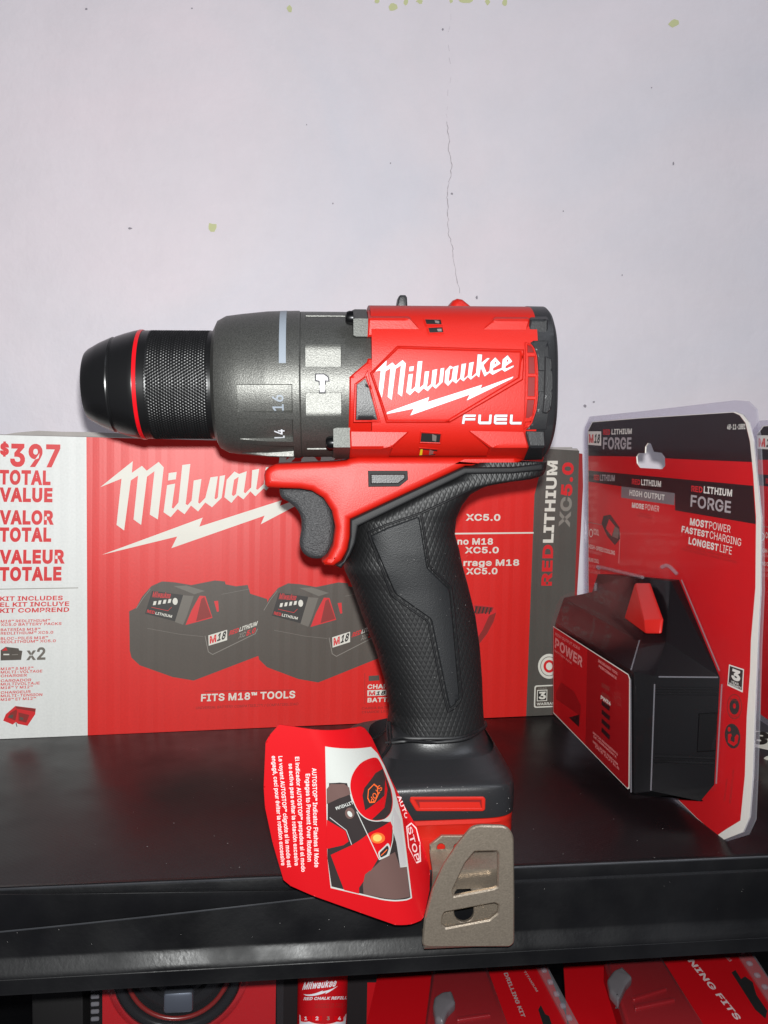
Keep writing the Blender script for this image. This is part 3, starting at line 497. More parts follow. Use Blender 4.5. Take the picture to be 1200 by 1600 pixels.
def text_mesh(t, bold, shear=0.0):
    key = (t, bold, shear)
    if key in _tc: return _tc[key]
    off = min(bold*105, 9.5); V = []; F = []; cx = 0.0
    for ch in t:
        if ch == ' ': cx += 34+off; continue
        adv, loops = GLYPHS[ch]; sg = area(max(loops, key=lambda l: abs(area(l)))); outer = []; holes = []
        for l in loops:
            q = []
            for p in l:
                if q and math.hypot(p[0]-q[-1][0], p[1]-q[-1][1]) < 3.1: q[-1] = ((p[0]+q[-1][0])/2, (p[1]+q[-1][1])/2)
                else: q.append((float(p[0]), float(p[1])))
            if sg < 0: q = q[::-1]
            if len(q) < 3: continue
            (outer if area(q) > 0 else holes).append(q)
        for n, o in enumerate(outer):
            bx = [min(p[0] for p in o), max(p[0] for p in o), min(p[1] for p in o), max(p[1] for p in o)]
            B = [o]+[h for h in holes if all(bx[0] <= p[0] <= bx[1] and bx[2] <= p[1] <= bx[3] for p in h)]
            B = [inset(l, -off) if off else l for l in B]
            B = [B[0]]+[h for h in B[1:] if area(h) < -30]
            W, T = cdt(B); k = len(V)
            for tr in T: F.append(tuple(q+k for q in tr))
            V += [(cx+x+shear*y, y, n) for x, y in W]
        cx += adv+off*1.25
    x0 = min(v[0] for v in V); x1 = max(v[0] for v in V); y0 = -off; y1 = 100+off
    V = [((x-x0)/(x1-x0), (y-y0)/(y1-y0), n) for x, y, n in V]
    _tc[key] = (V, F); return V, F
def soften(o, r, lim=14, seg=3):
    b = bmesh.new(); b.from_mesh(o.data); bmesh.ops.remove_doubles(b, verts=b.verts, dist=1e-5); bmesh.ops.recalc_face_normals(b, faces=b.faces); b.normal_update()
    E_ = [e for e in b.edges if len(e.link_faces) == 2 and e.calc_face_angle(0) > math.radians(lim)]
    bmesh.ops.bevel(b, geom=E_, offset=r*S, segments=seg, affect='EDGES', profile=.5, clamp_overlap=True)
    b.to_mesh(o.data); b.free(); o.data.polygons.foreach_set('use_smooth', [True]*len(o.data.polygons)); o.data.set_sharp_from_angle(angle=math.radians(40))
class Print:
    """printed shapes on a surface: pixel outlines of the photograph carried onto the surface"""
    def __init__(s, fr, g, h0=0.05, dh=0.04, step=0.0):
        s.fr = fr; s.g = g; s.h0 = h0; s.dh = dh; s.step = step; s.mb = MB(); s.mats = []; s.k = 0
    def mi(s, m):
        if m not in s.mats: s.mats.append(m)
        return s.mats.index(m)
    def un(s, p): return s.fr.surf(p[0], p[1], s.g, 12)
    def flush(s, V, F, m, layer, up=None):
        s.k += 1; h = s.h0+layer*s.dh+(s.k % 9)*0.003
        s.mb.add([(x, s.g(x, z)-h-(up[i]*.006 if up else 0), z) for i, (x, z) in enumerate(V)], F, s.mi(m))
    def poly(s, loops, m, layer=0, step=None):
        if isinstance(loops[0][0], (int, float)): loops = [loops]
        V, F = fill2d([[s.un(p) for p in l] for l in loops], s.step if step is None else step); s.flush(V, F, m, layer)
    def line(s, pts, wd, m, layer=0):
        for a, b in zip(pts, pts[1:]):
            d = Vector((b[0]-a[0], b[1]-a[1])); d.normalize(); n = Vector((-d.y, d.x))*wd/2; e = d*wd*.3
            s.poly([(a[0]-e.x+n.x, a[1]-e.y+n.y), (b[0]+e.x+n.x, b[1]+e.y+n.y), (b[0]+e.x-n.x, b[1]+e.y-n.y), (a[0]-e.x-n.x, a[1]-e.y-n.y)], m, layer)
    def text(s, t, p0, p1, pt, m, layer=1, bold=0.03, shear=0.0):
        """baseline from pixel p0 to p1, pt = top of a capital above p0"""
        V, F = text_mesh(t, bold, shear)
        s.flush([s.un((p0[0]+(p1[0]-p0[0])*x+(pt[0]-p0[0])*y, p0[1]+(p1[1]-p0[1])*x+(pt[1]-p0[1])*y)) for x, y, n in V], F, m, layer, [n for x, y, n in V])
    def build(s, name, parent, off=(0, 0, 0)):
        o = s.mb.build(name, s.mats, parent, off=off, weld=-1); return o
def empty(name, fr, off, label, cat, group=None):
    o = bpy.data.objects.new(name, None); COL.objects.link(o); o.matrix_world = fr.matrix(off); o.empty_display_size = .02
    o['label'] = label; o['category'] = cat
    if group: o['group'] = group
    return o
def tag(o, label, cat, group=None, kind=None):
    o['label'] = label; o['category'] = cat
    if group: o['group'] = group
    if kind: o['kind'] = kind
flat0 = lambda x, z: 0.0
def flat(y): return lambda x, z: y

# ------------------------------------------------------------------ wall
WX = Vector((1, 0.15, 0)).normalized()
WF = Frame(Vector((0, 228, 0)), WX)
pr = Print(WF, flat0, 0.0, 0.12)
pr.mb.add([(-1500, 0, -700), (1500, 0, -700), (1500, 0, 1500), (-1500, 0, 1500)], [(0, 1, 2, 3)], pr.mi(wall_m))
crk = [(706, 12), (701, 60), (704, 110), (699, 160), (698, 190), (701, 215), (702, 240), (706, 262), (702, 285), (699, 310), (700, 345), (702, 370), (707, 390), (712, 420), (719, 458)]
for i in range(len(crk)-1):
    a, b = crk[i], crk[i+1]; n = 5; prev = a
    for k in range(1, n+1):
        q = (a[0]+(b[0]-a[0])*k/n+random.uniform(-1.6, 1.6), a[1]+(b[1]-a[1])*k/n)
        wd = random.uniform(.5, 1.3)*(.55 if i < 4 else 1.0)
        if i < 4 and k % 2: prev = q; continue
        pr.poly([(prev[0]-wd/2, prev[1]), (prev[0]+wd/2, prev[1]), (q[0]+wd/2, q[1]), (q[0]-wd/2, q[1])], wall_crack if i > 3 else wall_faint, 1); prev = q
for cx, cy, rx, ry in ((452, 14, 6, 6), (331, 355, 9, 8), (588, 2, 5, 4), (614, 12, 7, 8), (634, 3, 4, 6), (656, 3, 6, 4), (728, 1, 17, 5), (762, 3, 5, 6), (789, 4, 5, 6), (1052, 36, 10, 7), (705, 2, 4, 3)):
    pr.poly([(cx+rx*math.cos(t*.785+.2)*random.uniform(.5, 1.1), cy+ry*math.sin(t*.785+.2)*random.uniform(.5, 1.1)) for t in range(8)], wall_fleck, 1)
for cx, cy, rx, ry in ((1052, 256, 2, 3.5), (203, 357, 4, 2), (706, 303, 2.5, 2), (300, 13, 2, 1.5), (692, 46, 2, 3), (745, 465, 2, 3.5), (914, 634, 3, 3), (928, 628, 2.5, 2), (135, 14, 3, 2), (520, 318, 1.5, 2), (610, 255, 1.2, 1.4), (880, 330, 1.4, 1.2), (479, 195, 1.2, 1.2), (1018, 137, 1.2, 1.5), (972, 430, 1, 2)):
    pr.poly([(cx+rx*math.cos(t*1.05)*random.uniform(.6, 1.1), cy+ry*math.sin(t*1.05)*random.uniform(.6, 1.1)) for t in range(6)], wall_pit, 1)
wall = pr.build('wall', None); wall.matrix_world = WF.matrix(); wall['kind'] = 'structure'
wall['label'] = 'pale lilac painted plaster wall with a thin vertical crack'; wall['category'] = 'wall'

# ------------------------------------------------------------------ shelf
E0 = floor_pt(0, 1388); E1 = floor_pt(1200, 1337)
SF = Frame(E0, E1-E0)
Lx = (E1-E0).length
sh = empty('shelf', SF, (Lx/2, 40, 0), 'black metal shelf with a folded front lip under the drill and the boxes', 'shelf')
so = (Lx/2, 40, 0)
deck = MB(); deck.box(-220, Lx+260, 1.2, 300, -1.6, 0, .3); deck.build('deck', shelf_top_m, sh, off=so)
lip = MB()
prof = [(1.0, .5), (-.2, .5), (-.9, .1), (-1.2, -.7), (-1.2, -4.2), (-2.0, -4.8), (-2.2, -5.6), (-2.2, -21.5), (-2.4, -22.3), (-3.0, -23.2), (-4.3, -25.8), (-4.8, -26.6), (-4.95, -27.4), (-4.8, -27.6), (-4.95, -27.8), (-5.0, -28.6), (-5.0, -32.0), (-5.1, -32.6), (-4.4, -32.8), (12, -32.7), (12, -31.2), (1.0, -31.2)]
lip.loft([[(x, y, z) for y, z in prof] for x in (-220, Lx+260)])
lip.build('front_lip', shelf_m, sh, angle=25, off=so)
lr = MB()       # the liner's loose edge bent down over the lip, a long thin wedge on the left
a0 = SF.loc(-60, 1461, -3); a1 = SF.loc(492, 1402, -3); b0 = SF.loc(-60, 1392, -3); b1 = SF.loc(492, 1374, -3)
prism(lr, [a0, a1, (a1[0]+2, a1[1]+2.5), (b0[0], a0[1]+13)], -3.3, -2.25, .25)
tube(lr, [(a0[0], -3.35, a0[1]), ((a0[0]*2+a1[0])/3, -3.35, (a0[1]*2+a1[1])/3-.35), ((a0[0]+a1[0]*2)/3, -3.35, (a0[1]+a1[1]*2)/3-.3), (a1[0], -3.3, a1[1])], .3, mi=1)  # thin paler strip, a painted highlight along the wedge's edge
lr.build('liner_edge', [shelf_m, shelf_glint_m], sh, off=so)
eb = MB(); tube(eb, [(-220, -.9, .05), (40, -.9, .05), (Lx+260, -.9, .05)], .42); eb.build('edge_highlight', shelf_glint_m, sh, off=so)  # paler tube standing in for the light line on the deck's front edge
ld = MB(); ld.box(-220, Lx+260, 1.0, 300, -152, -150, .3); ld.build('lower_deck', shelf_m, sh, off=so)
dm = MB()
for i in range(70):                      # dust specks
    if i < 45: p = SF.world((random.uniform(0, Lx), random.uniform(2, 120), .06)); q = ((p-SF.O).dot(SF.X), (p-SF.O).dot(SF.Y), .06); r = random.uniform(.08, .2); dm.add([(q[0]+r*math.cos(k*1.57), q[1]+r*math.sin(k*1.57), .05) for k in range(4)], [(0, 1, 2, 3)])
    else:
        x = random.uniform(0, Lx); z = random.uniform(-21, -6.5); r = random.uniform(.04, .1)
        if x > 78 and i % 3 == 0: pass
        dm.add([(x+r*math.cos(k*1.57), -2.26, z+r*math.sin(k*1.57)) for k in range(4)], [(0, 1, 2, 3)])
dm.build('dust_specks', dust_m, sh, off=so, weld=-1)['kind'] = 'stuff'

# ------------------------------------------------------------------ kit carton behind the drill
B0 = floor_pt(5, 1155); B1 = floor_pt(888, 1117)
BF = Frame(B0, B1-B0)
bxL = -55.0; bxR = BF.loc(889, 1117)[0]; bH = BF.loc(137, 682)[1]
BD = 62.0
bo = ((bxL+bxR)/2, BD/2, 0)
kb = empty('cardboard_box', BF, bo, 'red and white printed cardboard tool kit box standing behind the drill', 'box')
m = MB(); m.box(bxL, bxR, 0, BD, .3, bH, .9); m.build('carton', carton_raw, kb, off=bo)
pr = Print(BF, flat0, .05, .045)
topy = lambda x: 682+(x-137)*.0245
def slope(y): return .0245-.0705*(y-682)/468
def BT(t, x0, x1, yt, yb, m, bold=.03, layer=2, shear=0.0):
    k = slope((yt+yb)/2); pr.text(t, (x0, yb), (x1, yb+k*(x1-x0)), (x0+.4, yt), m, layer, bold, shear)
xl = -130
pr.poly([(xl, topy(xl)+1), (135, 683), (137, 1149), (xl, 1160)], box_white, 0)
pr.poly([(135, 683), (853, 701), (835, 773), (822, 1119), (137, 1149)], box_red, 0)
pr.poly([(853, 701), (905, 704), (898, 930), (888, 1116), (822, 1119), (835, 773)], box_grey, 0)
R_ = ink_red
BT('$', 0, 14, 692, 711, R_, .085); BT('397', 16, 94, 693, 729, R_, .065)
for t, x1, yt, yb in (('TOTAL', 79, 734, 757), ('VALUE', 82, 761.5, 784), ('VALOR', 84, 797, 819.5), ('TOTAL', 80, 824, 846.5), ('VALEUR', 101, 859, 881), ('TOTALE', 96, 886, 908)):
    BT(t, -1, x1, yt, yb, R_, .085)
pr.line([(-30, 921), (122, 918.5)], 1.1, ink_grey, 1)
for t, x1, yt, yb in (('KIT INCLUDES', 98, 932, 939), ('EL KIT INCLUYE', 108, 941.3, 948.3), ('KIT COMPREND', 108, 950.6, 957.6)): BT(t, 0, x1, yt, yb, R_, .045)
for t, x1, yt in (('M18™ REDLITHIUM™', 78, 968.6), ('XC5.0 BATTERY PACKS', 96, 974), ('BATERÍAS M18™', 63, 982), ('REDLITHIUM™ XC5.0', 83, 987.5), ('BLOC-PILES M18™', 75, 995.6), ('REDLITHIUM™ XC5.0', 87, 1001), ('M18™ & M12™', 52, 1043), ('MULTI-VOLTAGE', 66, 1048.3), ('CHARGER', 42, 1054), ('CARGADOR', 49, 1061.6), ('MULTIVOLTAJE', 62, 1067), ('M18™ Y M12™', 51, 1072.6), ('CHARGEUR', 48, 1080), ('MULTI-TENSION', 66, 1085.3), ('M18™ ET M12™', 56, 1091)):
    BT(t, 1, x1, yt, yt+4.2, R_, .03)
pr.poly([(1, 1016), (9, 1010.5), (29, 1013), (30, 1016), (35, 1017), (33, 1031), (1, 1032)], box_ink, 1)
pr.poly([(3, 1017), (9, 1011), (12, 1016)], ink_red, 2)
pr.line([(6, 1022.5), (14, 1022.5)], 2, ink_white, 2); pr.line([(19, 1023), (28, 1022.5)], 1.2, ink_grey, 2)
BT('x2', 41, 71, 1012, 1031.5, ink_lgrey, .05)
pr.poly([(24, 1103), (56, 1107), (55, 1116), (43, 1134), (28, 1131), (25, 1128), (20, 1132), (5, 1126), (9, 1116), (16, 1110)], ink_red, 1)
pr.poly([(16, 1114), (26, 1108), (27, 1112), (24, 1126), (12, 1121)], ink_dred, 2); pr.poly([(14, 1118), (21, 1116), (20, 1122), (13, 1121)], box_ink, 3)
pr.poly([(24, 1103), (56, 1107), (55, 1112), (26, 1107)], ink_dred, 2); pr.poly([(29, 1113), (46, 1117), (41, 1129), (29, 1126)], ink_dred, 2)
pr.poly([(31, 1120), (37, 1121.5), (36, 1125), (31, 1124)], box_ink, 3); pr.line([(25, 1129), (26.5, 1135)], 1.2, ink_black, 2)
# script logo on the carton (outline in a 4.138x blow-up of the photograph)
def bl(P): return [(150+x/4.138, 700+y/4.138) for x, y in P]
LW = ink_white
pr.poly(bl([(28, 253), (238, 85), (232, 160), (297, 115), (328, 147), (405, 90), (438, 125), (400, 462), (348, 430), (378, 150), (330, 185), (292, 497), (243, 462), (272, 178), (225, 210), (182, 533), (133, 497), (165, 198)]), LW, 2)
pr.poly(bl([(470, 162), (522, 155), (516, 202), (466, 210)]), LW, 2)
pr.poly(bl([(460, 240), (512, 230), (490, 385), (500, 392), (533, 352), (558, 110), (610, 103), (580, 362), (592, 370), (618, 340), (632, 210), (682, 200), (660, 352), (670, 360), (707, 322), (740, 190), (788, 183), (766, 325), (776, 332), (788, 318), (800, 182), (835, 175), (812, 322), (750, 383), (706, 352), (660, 410), (614, 372), (572, 428), (528, 395), (483, 447), (437, 415)]), LW, 2)
pr.poly([bl([(845, 205), (895, 152), (925, 168), (975, 150), (955, 285), (965, 293), (1003, 255), (1010, 143), (1055, 135), (1035, 265), (1045, 270), (1085, 232), (1098, 125), (1150, 118), (1130, 240), (1100, 275), (1085, 260), (1030, 312), (998, 280), (953, 332), (917, 305), (875, 355), (830, 318)]), bl([(893, 205), (922, 186), (905, 298), (887, 312), (878, 300)])], LW, 2)
# its last letters, behind the drill: the same script as on the housing
kee = [(497, 350), (520, 82), (582, 85), (570, 205), (655, 138), (692, 135), (602, 235), (645, 340), (655, 345), (690, 318), (705, 195), (772, 125), (850, 212), (740, 282), (738, 312), (752, 318), (866, 280), (880, 155), (950, 95), (1017, 183), (922, 250), (918, 278), (935, 284), (1038, 240), (1035, 262), (910, 330), (868, 300), (735, 375), (690, 345), (618, 400), (572, 292), (560, 292), (540, 412)]
pr.poly([(434+(x-497)*.178, 752+(y-400)*.17) for x, y in kee], LW, 2)
pr.poly(bl([(38, 690), (690, 450), (668, 508), (1200, 338), (1188, 374), (1560, 232), (1065, 493), (1090, 437), (488, 647), (525, 572)]), LW, 2)
# the two pictured battery packs
def battery_picture(T):
    f = lambda P: [T(200+x*.1833, 890+y*.1834) for x, y in P]
    pr.poly(f([(10, 355), (70, 325), (120, 230), (200, 140), (290, 100), (400, 108), (540, 132), (740, 92), (825, 100), (832, 125), (920, 142), (1020, 130), (1042, 205), (1185, 250), (1190, 300), (1150, 360), (1110, 500), (1110, 735), (640, 915), (560, 945), (380, 915), (100, 815), (30, 750), (15, 690)]), box_ink, 1)
    pr.poly(f([(390, 140), (500, 135), (655, 182), (565, 210)]), ink_lgrey, 2)
    pr.poly(f([(205, 180), (470, 215), (400, 440), (145, 375)]), ink_black, 2)
    pr.poly(f([(470, 218), (560, 225), (500, 400), (470, 470), (400, 445)]), ink_lgrey, 2)
    pr.poly(f([(610, 222), (660, 225), (720, 410), (490, 472), (540, 350)]), ink_red, 3)
    pr.poly(f([(625, 250), (650, 232), (712, 402), (580, 440)]), ink_dred, 4)
    pr.poly(f([(733, 268), (768, 265), (775, 355), (758, 360)]), ink_red, 3)
    for k in range(4):
        x = 212+k*42; y = 270-k*6; pr.poly(f([(x+8, y), (x+32, y-3), (x+24, y+30), (x, y+33)]), ink_white, 3)
    pr.poly([T(200+x*.1833, 890+y*.1834) for x, y in oval(402, 270, 22, 30, 14)], ink_white, 3)
    q = f([(205, 235), (360, 245), (212, 185), (160, 365), (225, 378), (165, 340), (232, 380), (372, 410), (238, 358)])
    pr.text('Milwaukee', q[0], q[1], q[2], ink_red, 3, .03, .3); pr.text('RED', q[3], q[4], q[5], ink_red, 3, .05); pr.text('LITHIUM', q[6], q[7], q[8], ink_white, 3, .05)
    pr.line(f([(200, 320), (340, 350), (372, 320)]), .7, ink_red, 3)
    pr.poly(f([(685, 560), (845, 512), (845, 600), (688, 648)]), ink_white, 3)
    q = f([(697, 632), (752, 615), (697, 568), (757, 612), (832, 588), (764, 545)])
    pr.text('M', q[0], q[1], q[2], ink_red, 4, .06); pr.text('18', q[3], q[4], q[5], ink_black, 4, .06, .2)
    q = f([(858, 562), (940, 533), (866, 522), (945, 530), (1100, 475), (953, 492), (938, 588), (1000, 568), (944, 545), (1006, 566), (1085, 535), (1012, 522)])
    pr.text('RED', q[0], q[1], q[2], ink_red, 3, .05, .2); pr.text('LITHIUM', q[3], q[4], q[5], ink_white, 3, .05, .2)
    pr.text('XC', q[6], q[7], q[8], ink_grey, 3, .05, .2); pr.text('5.0', q[9], q[10], q[11], ink_red, 3, .05, .2)
    pr.line(f([(657, 565), (685, 700), (722, 722), (1085, 545), (1103, 505)]), 1.2, ink_grey, 3)
    pr.line(f([(165, 500), (440, 550), (640, 570)]), .8, ink_lgrey, 2); pr.line(f([(800, 210), (1035, 165)]), .8, ink_lgrey, 2)
    pr.line(f([(72, 330), (130, 240), (190, 165)]), .8, ink_grey, 2)
battery_picture(lambda x, y: (325+193.5+(x-325)*.95, y+3+(y-995)*.0))
battery_picture(lambda x, y: (x, y))
BT('FITS M18™ TOOLS', 314, 461, 1084.5, 1096, ink_white, .05)
pr.line([(320, 1080), (458, 1078)], .9, ink_dred, 1)
BT('UNIVERSAL BATTERY COMPATIBILITY / COMPATIBILIDAD', 306, 466, 1104, 1108, ink_dred, .01)
BT('CHARGES', 574, 628, 1069.5, 1076.5, ink_white, .05); pr.poly([(574, 1078.5), (604, 1077.5), (604, 1086.5), (574, 1087.5)], ink_white, 2)
BT('M', 576, 586, 1080, 1086.4, ink_red, .06, 3); BT('18', 587, 602, 1080, 1086.2, ink_black, .06, 3, .2); BT('BATTERIES', 574, 640, 1090.5, 1097.5, ink_white, .05)
pr.poly([(576, 1056), (592, 1055), (593, 1063), (576, 1064)], box_ink, 2); BT('CARGA BATERIAS M18', 565, 640, 1105, 1108.5, ink_dred, .01); BT('CHARGE LES PILES', 565, 628, 1111, 1114.5, ink_dred, .01)
pr.line([(570, 1052), (570, 1100)], .6, ink_dred, 1)
BT('XC5.0', 727.5, 781.5, 803, 813.5, ink_white, .05); pr.line([(600, 835), (833, 832.5)], 2.4, ink_white, 1)
BT('Cargador no M18', 640, 770, 841, 851, ink_white, .05); BT('XC5.0', 726, 779, 854.5, 864.5, ink_white, .05)
BT('rechargement rrage M18', 600, 811, 875, 885, ink_white, .05); BT('XC5.0', 728, 777, 887.5, 897.5, ink_white, .05)
pr.poly([(690, 948), (741, 944), (768, 947), (776, 954), (772, 970), (762, 990), (745, 1012), (690, 1016)], ink_red, 1)
pr.poly([(741, 946), (771, 949), (768, 956), (743, 960)], ink_dred, 2)
for k in range(5): pr.line([(745+k*5.5, 948+k*.5), (742+k*5.5, 957+k*.5)], 2.2, ink_black, 3)
pr.poly([(764, 962), (775, 957), (771, 971), (761, 990), (747, 1008), (744, 1000), (754, 984)], ink_dred, 2)
pr.text('RED', (862, 915), (864.5, 851), (845.5, 915), ink_red, 2, .07); pr.text('LITHIUM', (864.3, 848), (871.5, 720), (848, 848), ink_white, 2, .07)
pr.text('XC', (890, 824), (894, 777), (872.5, 823), ink_grey, 2, .07); pr.text('5.0', (893.5, 775), (896.5, 723), (876, 774), ink_red, 2, .07)
pr.poly(oval(858, 1041, 17.5, 19.5), ink_white, 1); pr.poly([oval(858, 1041, 9, 10), oval(858, 1041, 5, 6)], ink_red, 2); pr.poly([oval(858, 1041, 14, 15.5), oval(858, 1041, 12.8, 14.2)], ink_grey, 2)
pr.poly([rounded([(835, 1071), (882, 1069), (881, 1104), (834, 1106)], 4)], ink_white, 1); pr.poly(rounded([(837, 1073), (880, 1071), (879, 1102), (836, 1104)], 3), box_ink, 2)
pr.poly([(839, 1078), (855, 1077.3), (854.6, 1095), (838.6, 1095.6)], ink_white, 3); pr.poly([(840.2, 1079.4), (853.8, 1078.7), (853.4, 1093.8), (839.8, 1094.4)], ink_black, 4)
pr.text('3', (841.5, 1092.5), (852.5, 1092), (841.7, 1080.8), ink_white, 5, .07); pr.text('WARRANTY', (838.5, 1102), (876, 1100.4), (838.5, 1098), ink_white, 3, .04); pr.text('YEAR', (840, 1077), (854, 1076.4), (840, 1074.4), ink_grey, 3, .04)
pr.build('printed_front', kb, off=bo)
m = MB()        # crumpled top flap along the front edge and the side flap sticking out on the right
P = [BF.loc(x, y, 4) for x, y in ((-40, 688), (-10, 684), (2, 680), (25, 676), (60, 673), (95, 674.5), (137, 675), (230, 679), (420, 684), (600, 689), (852, 698.5), (893, 698.5), (894, 704), (893, 712), (137, 700), (-40, 700))]
prism(m, P, 3.2, 4.0, 0); m.build('top_flap', carton_raw, kb, off=bo)
m = MB(); P = [BF.loc(x, y, 8) for x, y in ((880, 704), (909.5, 709), (910.5, 760), (907, 830), (901, 930), (893, 1110), (870, 1112))]
prism(m, P, 7.5, 9, 0); m.build('side_flap', mat('carton_red_edge', srgb(150, 34, 34), .6), kb, off=bo)

# ------------------------------------------------------------------ blister packed battery packs on the right
K1 = floor_pt(1130, 1310); K0 = Vector((K1.x-28, K1.y+151, 0))
KF = Frame(K0, K1-K0)
kH = KF.loc(1150, 640)[1]
CR = [(922, 1112), (920, 900), (919.5, 672), (926, 659), (1000, 653), (1150, 643.5), (1162, 648), (1171, 660), (1178, 690), (1183, 740), (1190, 810), (1189, 920), (1185, 1000), (1183, 1050), (1180, 1120), (1177, 1212), (1172, 1276), (1162, 1300), (1132, 1312), (1090, 1279)]
RED = [(922, 1112), (920.5, 900), (920, 673), (927, 660), (1000, 654), (1147, 644.5), (1157, 649), (1166, 661), (1173, 690), (1178, 740), (1182.5, 807), (1181.5, 918), (1174.5, 1000), (1173, 1051), (1168, 1119), (1165, 1212), (1158, 1282), (1135, 1296), (1122, 1305), (1090, 1278)]
HOLE = [(996, 724), (995, 713), (999, 708), (1008.5, 708), (1009, 698), (1013, 692), (1018, 693), (1023, 706), (1035, 707.5), (1040, 714), (1040.5, 728), (1036, 733), (1001, 731)]
def blister(fr, off, label, first, cards, grp):
    e = empty('blister_pack', fr, off, label, 'blister pack', grp)
    f0 = KF        # outlines traced once, in the first pack's own frame
    m = MB(); L = lambda P: [f0.loc(x, y, 0) for x, y in P]
    plate(m, [L(CR), L(HOLE)], flat0, .25, 0, .35, 0, 0, 0); m.build('card_backing', card_white, e, off=off)
    pr = Print(f0, flat0, .30, .04)
    pr.poly([RED, HOLE], card_red, 0)
    pr.poly([(920.2, 712.3), (920, 673), (927, 660), (1000, 654), (1147, 644.5), (1157, 649), (1166, 661), (1173, 690), (1176.5, 722), (1056, 717), (1040.5, 716), (1040, 714), (1035, 707.5), (1023, 706), (1018, 693), (1013, 692), (1009, 698), (1008.5, 708), (999, 708), (995.3, 713.5)], card_grad, 1)
    pr.poly([(920.5, 735), (1178, 759), (1182.3, 819), (1056, 797.5), (1056, 789), (1055.6, 770.6), (972, 760), (920.5, 752.5)], card_black, 1)
    pr.poly([(972, 760), (1055.6, 770.6), (1055, 789.4), (971.5, 777.5)], card_grey, 1)
    pr.poly([(920, 674), (940.5, 674), (940.5, 696.5), (920, 695)], card_white, 2)
    T = pr.text
    T('M', (921.5, 692), (928.5, 692.3), (921.5, 678.5), ink_red, 3, .06); T('18', (929.5, 692.3), (938.5, 692.8), (930, 678), ink_black, 3, .06, .2)
    T('RED', (943.5, 679.5), (954.5, 679.3), (943.5, 671), ink_red, 2, .05); T('LITHIUM', (956.5, 679), (988, 678), (957, 670.5), card_white, 2, .05); T('FORGE', (943, 702), (987.5, 702), (943.5, 683.5), card_silver, 2, .05)
    T('RED', (929, 750), (937.5, 750.8), (929, 741.5), ink_red, 2, .05); T('LITHIUM', (938.5, 751), (961.5, 752), (938.7, 741.5), card_silver, 2, .05)
    T('RED', (988.5, 756.5), (1001.5, 757.8), (988.7, 748), ink_red, 2, .05); T('LITHIUM', (1003, 758), (1034, 761), (1003.3, 748.7), card_white, 2, .05)
    T('HIGH OUTPUT', (984.6, 774), (1039.5, 782), (985, 765), card_white, 2, .05)
    T('MORE', (988.5, 793.2), (1007.3, 796), (989, 785), card_white, 2, .07); T('POWER', (1009.3, 796.4), (1031, 799.8), (1009.8, 787.5), card_white, 2, .0)
    T('RED', (1081.5, 768), (1099, 770), (1081.8, 758.6), ink_red, 2, .05); T('LITHIUM', (1100.7, 770.5), (1145, 776), (1101.3, 759.5), card_white, 2, .05)
    T('FORGE', (1080, 791.5), (1143, 802), (1081, 773), card_silver, 2, .04)
    T('MOST', (1079, 820.5), (1107.5, 825.6), (1080, 809.2), card_white, 2, .06); T('POWER', (1109.3, 826), (1142.5, 832.7), (1110, 814.5), card_white, 2, .0)
    T('FASTEST', (1066, 831.5), (1108.3, 840.5), (1067, 821.5), card_white, 2, .06); T('CHARGING', (1110, 841), (1159, 853.5), (1111, 829.5), card_white, 2, .0)
    T('LONGEST', (1077, 850), (1123.5, 861.3), (1078, 839), card_white, 2, .06); T('LIFE', (1126, 862), (1144.5, 866.7), (1127, 850), card_white, 2, .0)
    T('MÁS POTENCIA, CARGA MÁS RÁPIDA,', (1074, 856), (1144, 873), (1074.3, 852.3), ink_dred, 2, .0); T('PLUS DE PUISSANCE, CHARGE PLUS RAPIDE', (1067, 859.5), (1152, 880.5), (1067.3, 855.8), ink_dred, 2, .0)
    T('MÁS POTENCIA', (1000, 803), (1018, 806.6), (1000, 800.6), ink_dred, 2, .0); T('PLUS DE PUISSANCE', (997, 806.5), (1021, 811.2), (997, 804), ink_dred, 2, .0)
    T('48-11-1881', (1137.5, 671.3), (1166, 670.5), (1138, 663), card_white, 2, .03)
    pr.poly([(944, 806), (955, 804), (969, 824), (970, 842), (962, 852), (950, 838), (941, 818)], ink_black, 2); pr.poly([(953, 811), (962, 822), (957, 838), (948, 826)], ink_red, 3); pr.poly([(962, 822), (969, 827), (967, 842), (958, 838)], ink_lgrey, 3)
    pr.line([(920.5, 816), (941, 820)], .9, ink_grey, 2); pr.line([(968, 826), (970, 834), (968, 880)], .9, insert_pale, 2)
    pr.poly([oval(924.5, 833, 3, 6.5), oval(924.5, 833, 2, 5)], card_white, 2); T('COOL', (928.5, 835), (937, 837), (928.5, 826), card_white, 2, .02)
    T('HIGH-SPEED COOLING', (921, 856.5), (962, 867.5), (921, 850), card_white, 2, .03); T('ENFRIAMIENTO', (921, 863), (941, 868), (921, 859), insert_pale, 2, .0)
    T('RUNS COOL', (921, 877), (937, 880.5), (921, 871), card_white, 2, .02); T('MAYOR VIDA', (921, 886), (940, 890), (921, 881), insert_pale, 2, .0); T('PLUS LONGUE', (921, 894), (939, 898), (921, 889), insert_pale, 2, .0)
    pr.poly([(1140.5, 1038), (1164, 1045.7), (1162, 1082), (1138, 1071)], card_white, 2); pr.poly([(1142, 1040.5), (1162.5, 1047.2), (1160.6, 1078.5), (1139.7, 1069)], ink_black, 3)
    T('3', (1144.5, 1061), (1158, 1066), (1145.5, 1044), card_white, 4, .1); T('YEAR', (1144, 1066.5), (1156, 1071), (1144, 1063), card_white, 4, .04); T('WARRANTY', (1141, 1069.5), (1160, 1077.5), (1141.2, 1065.8), card_white, 4, .04)
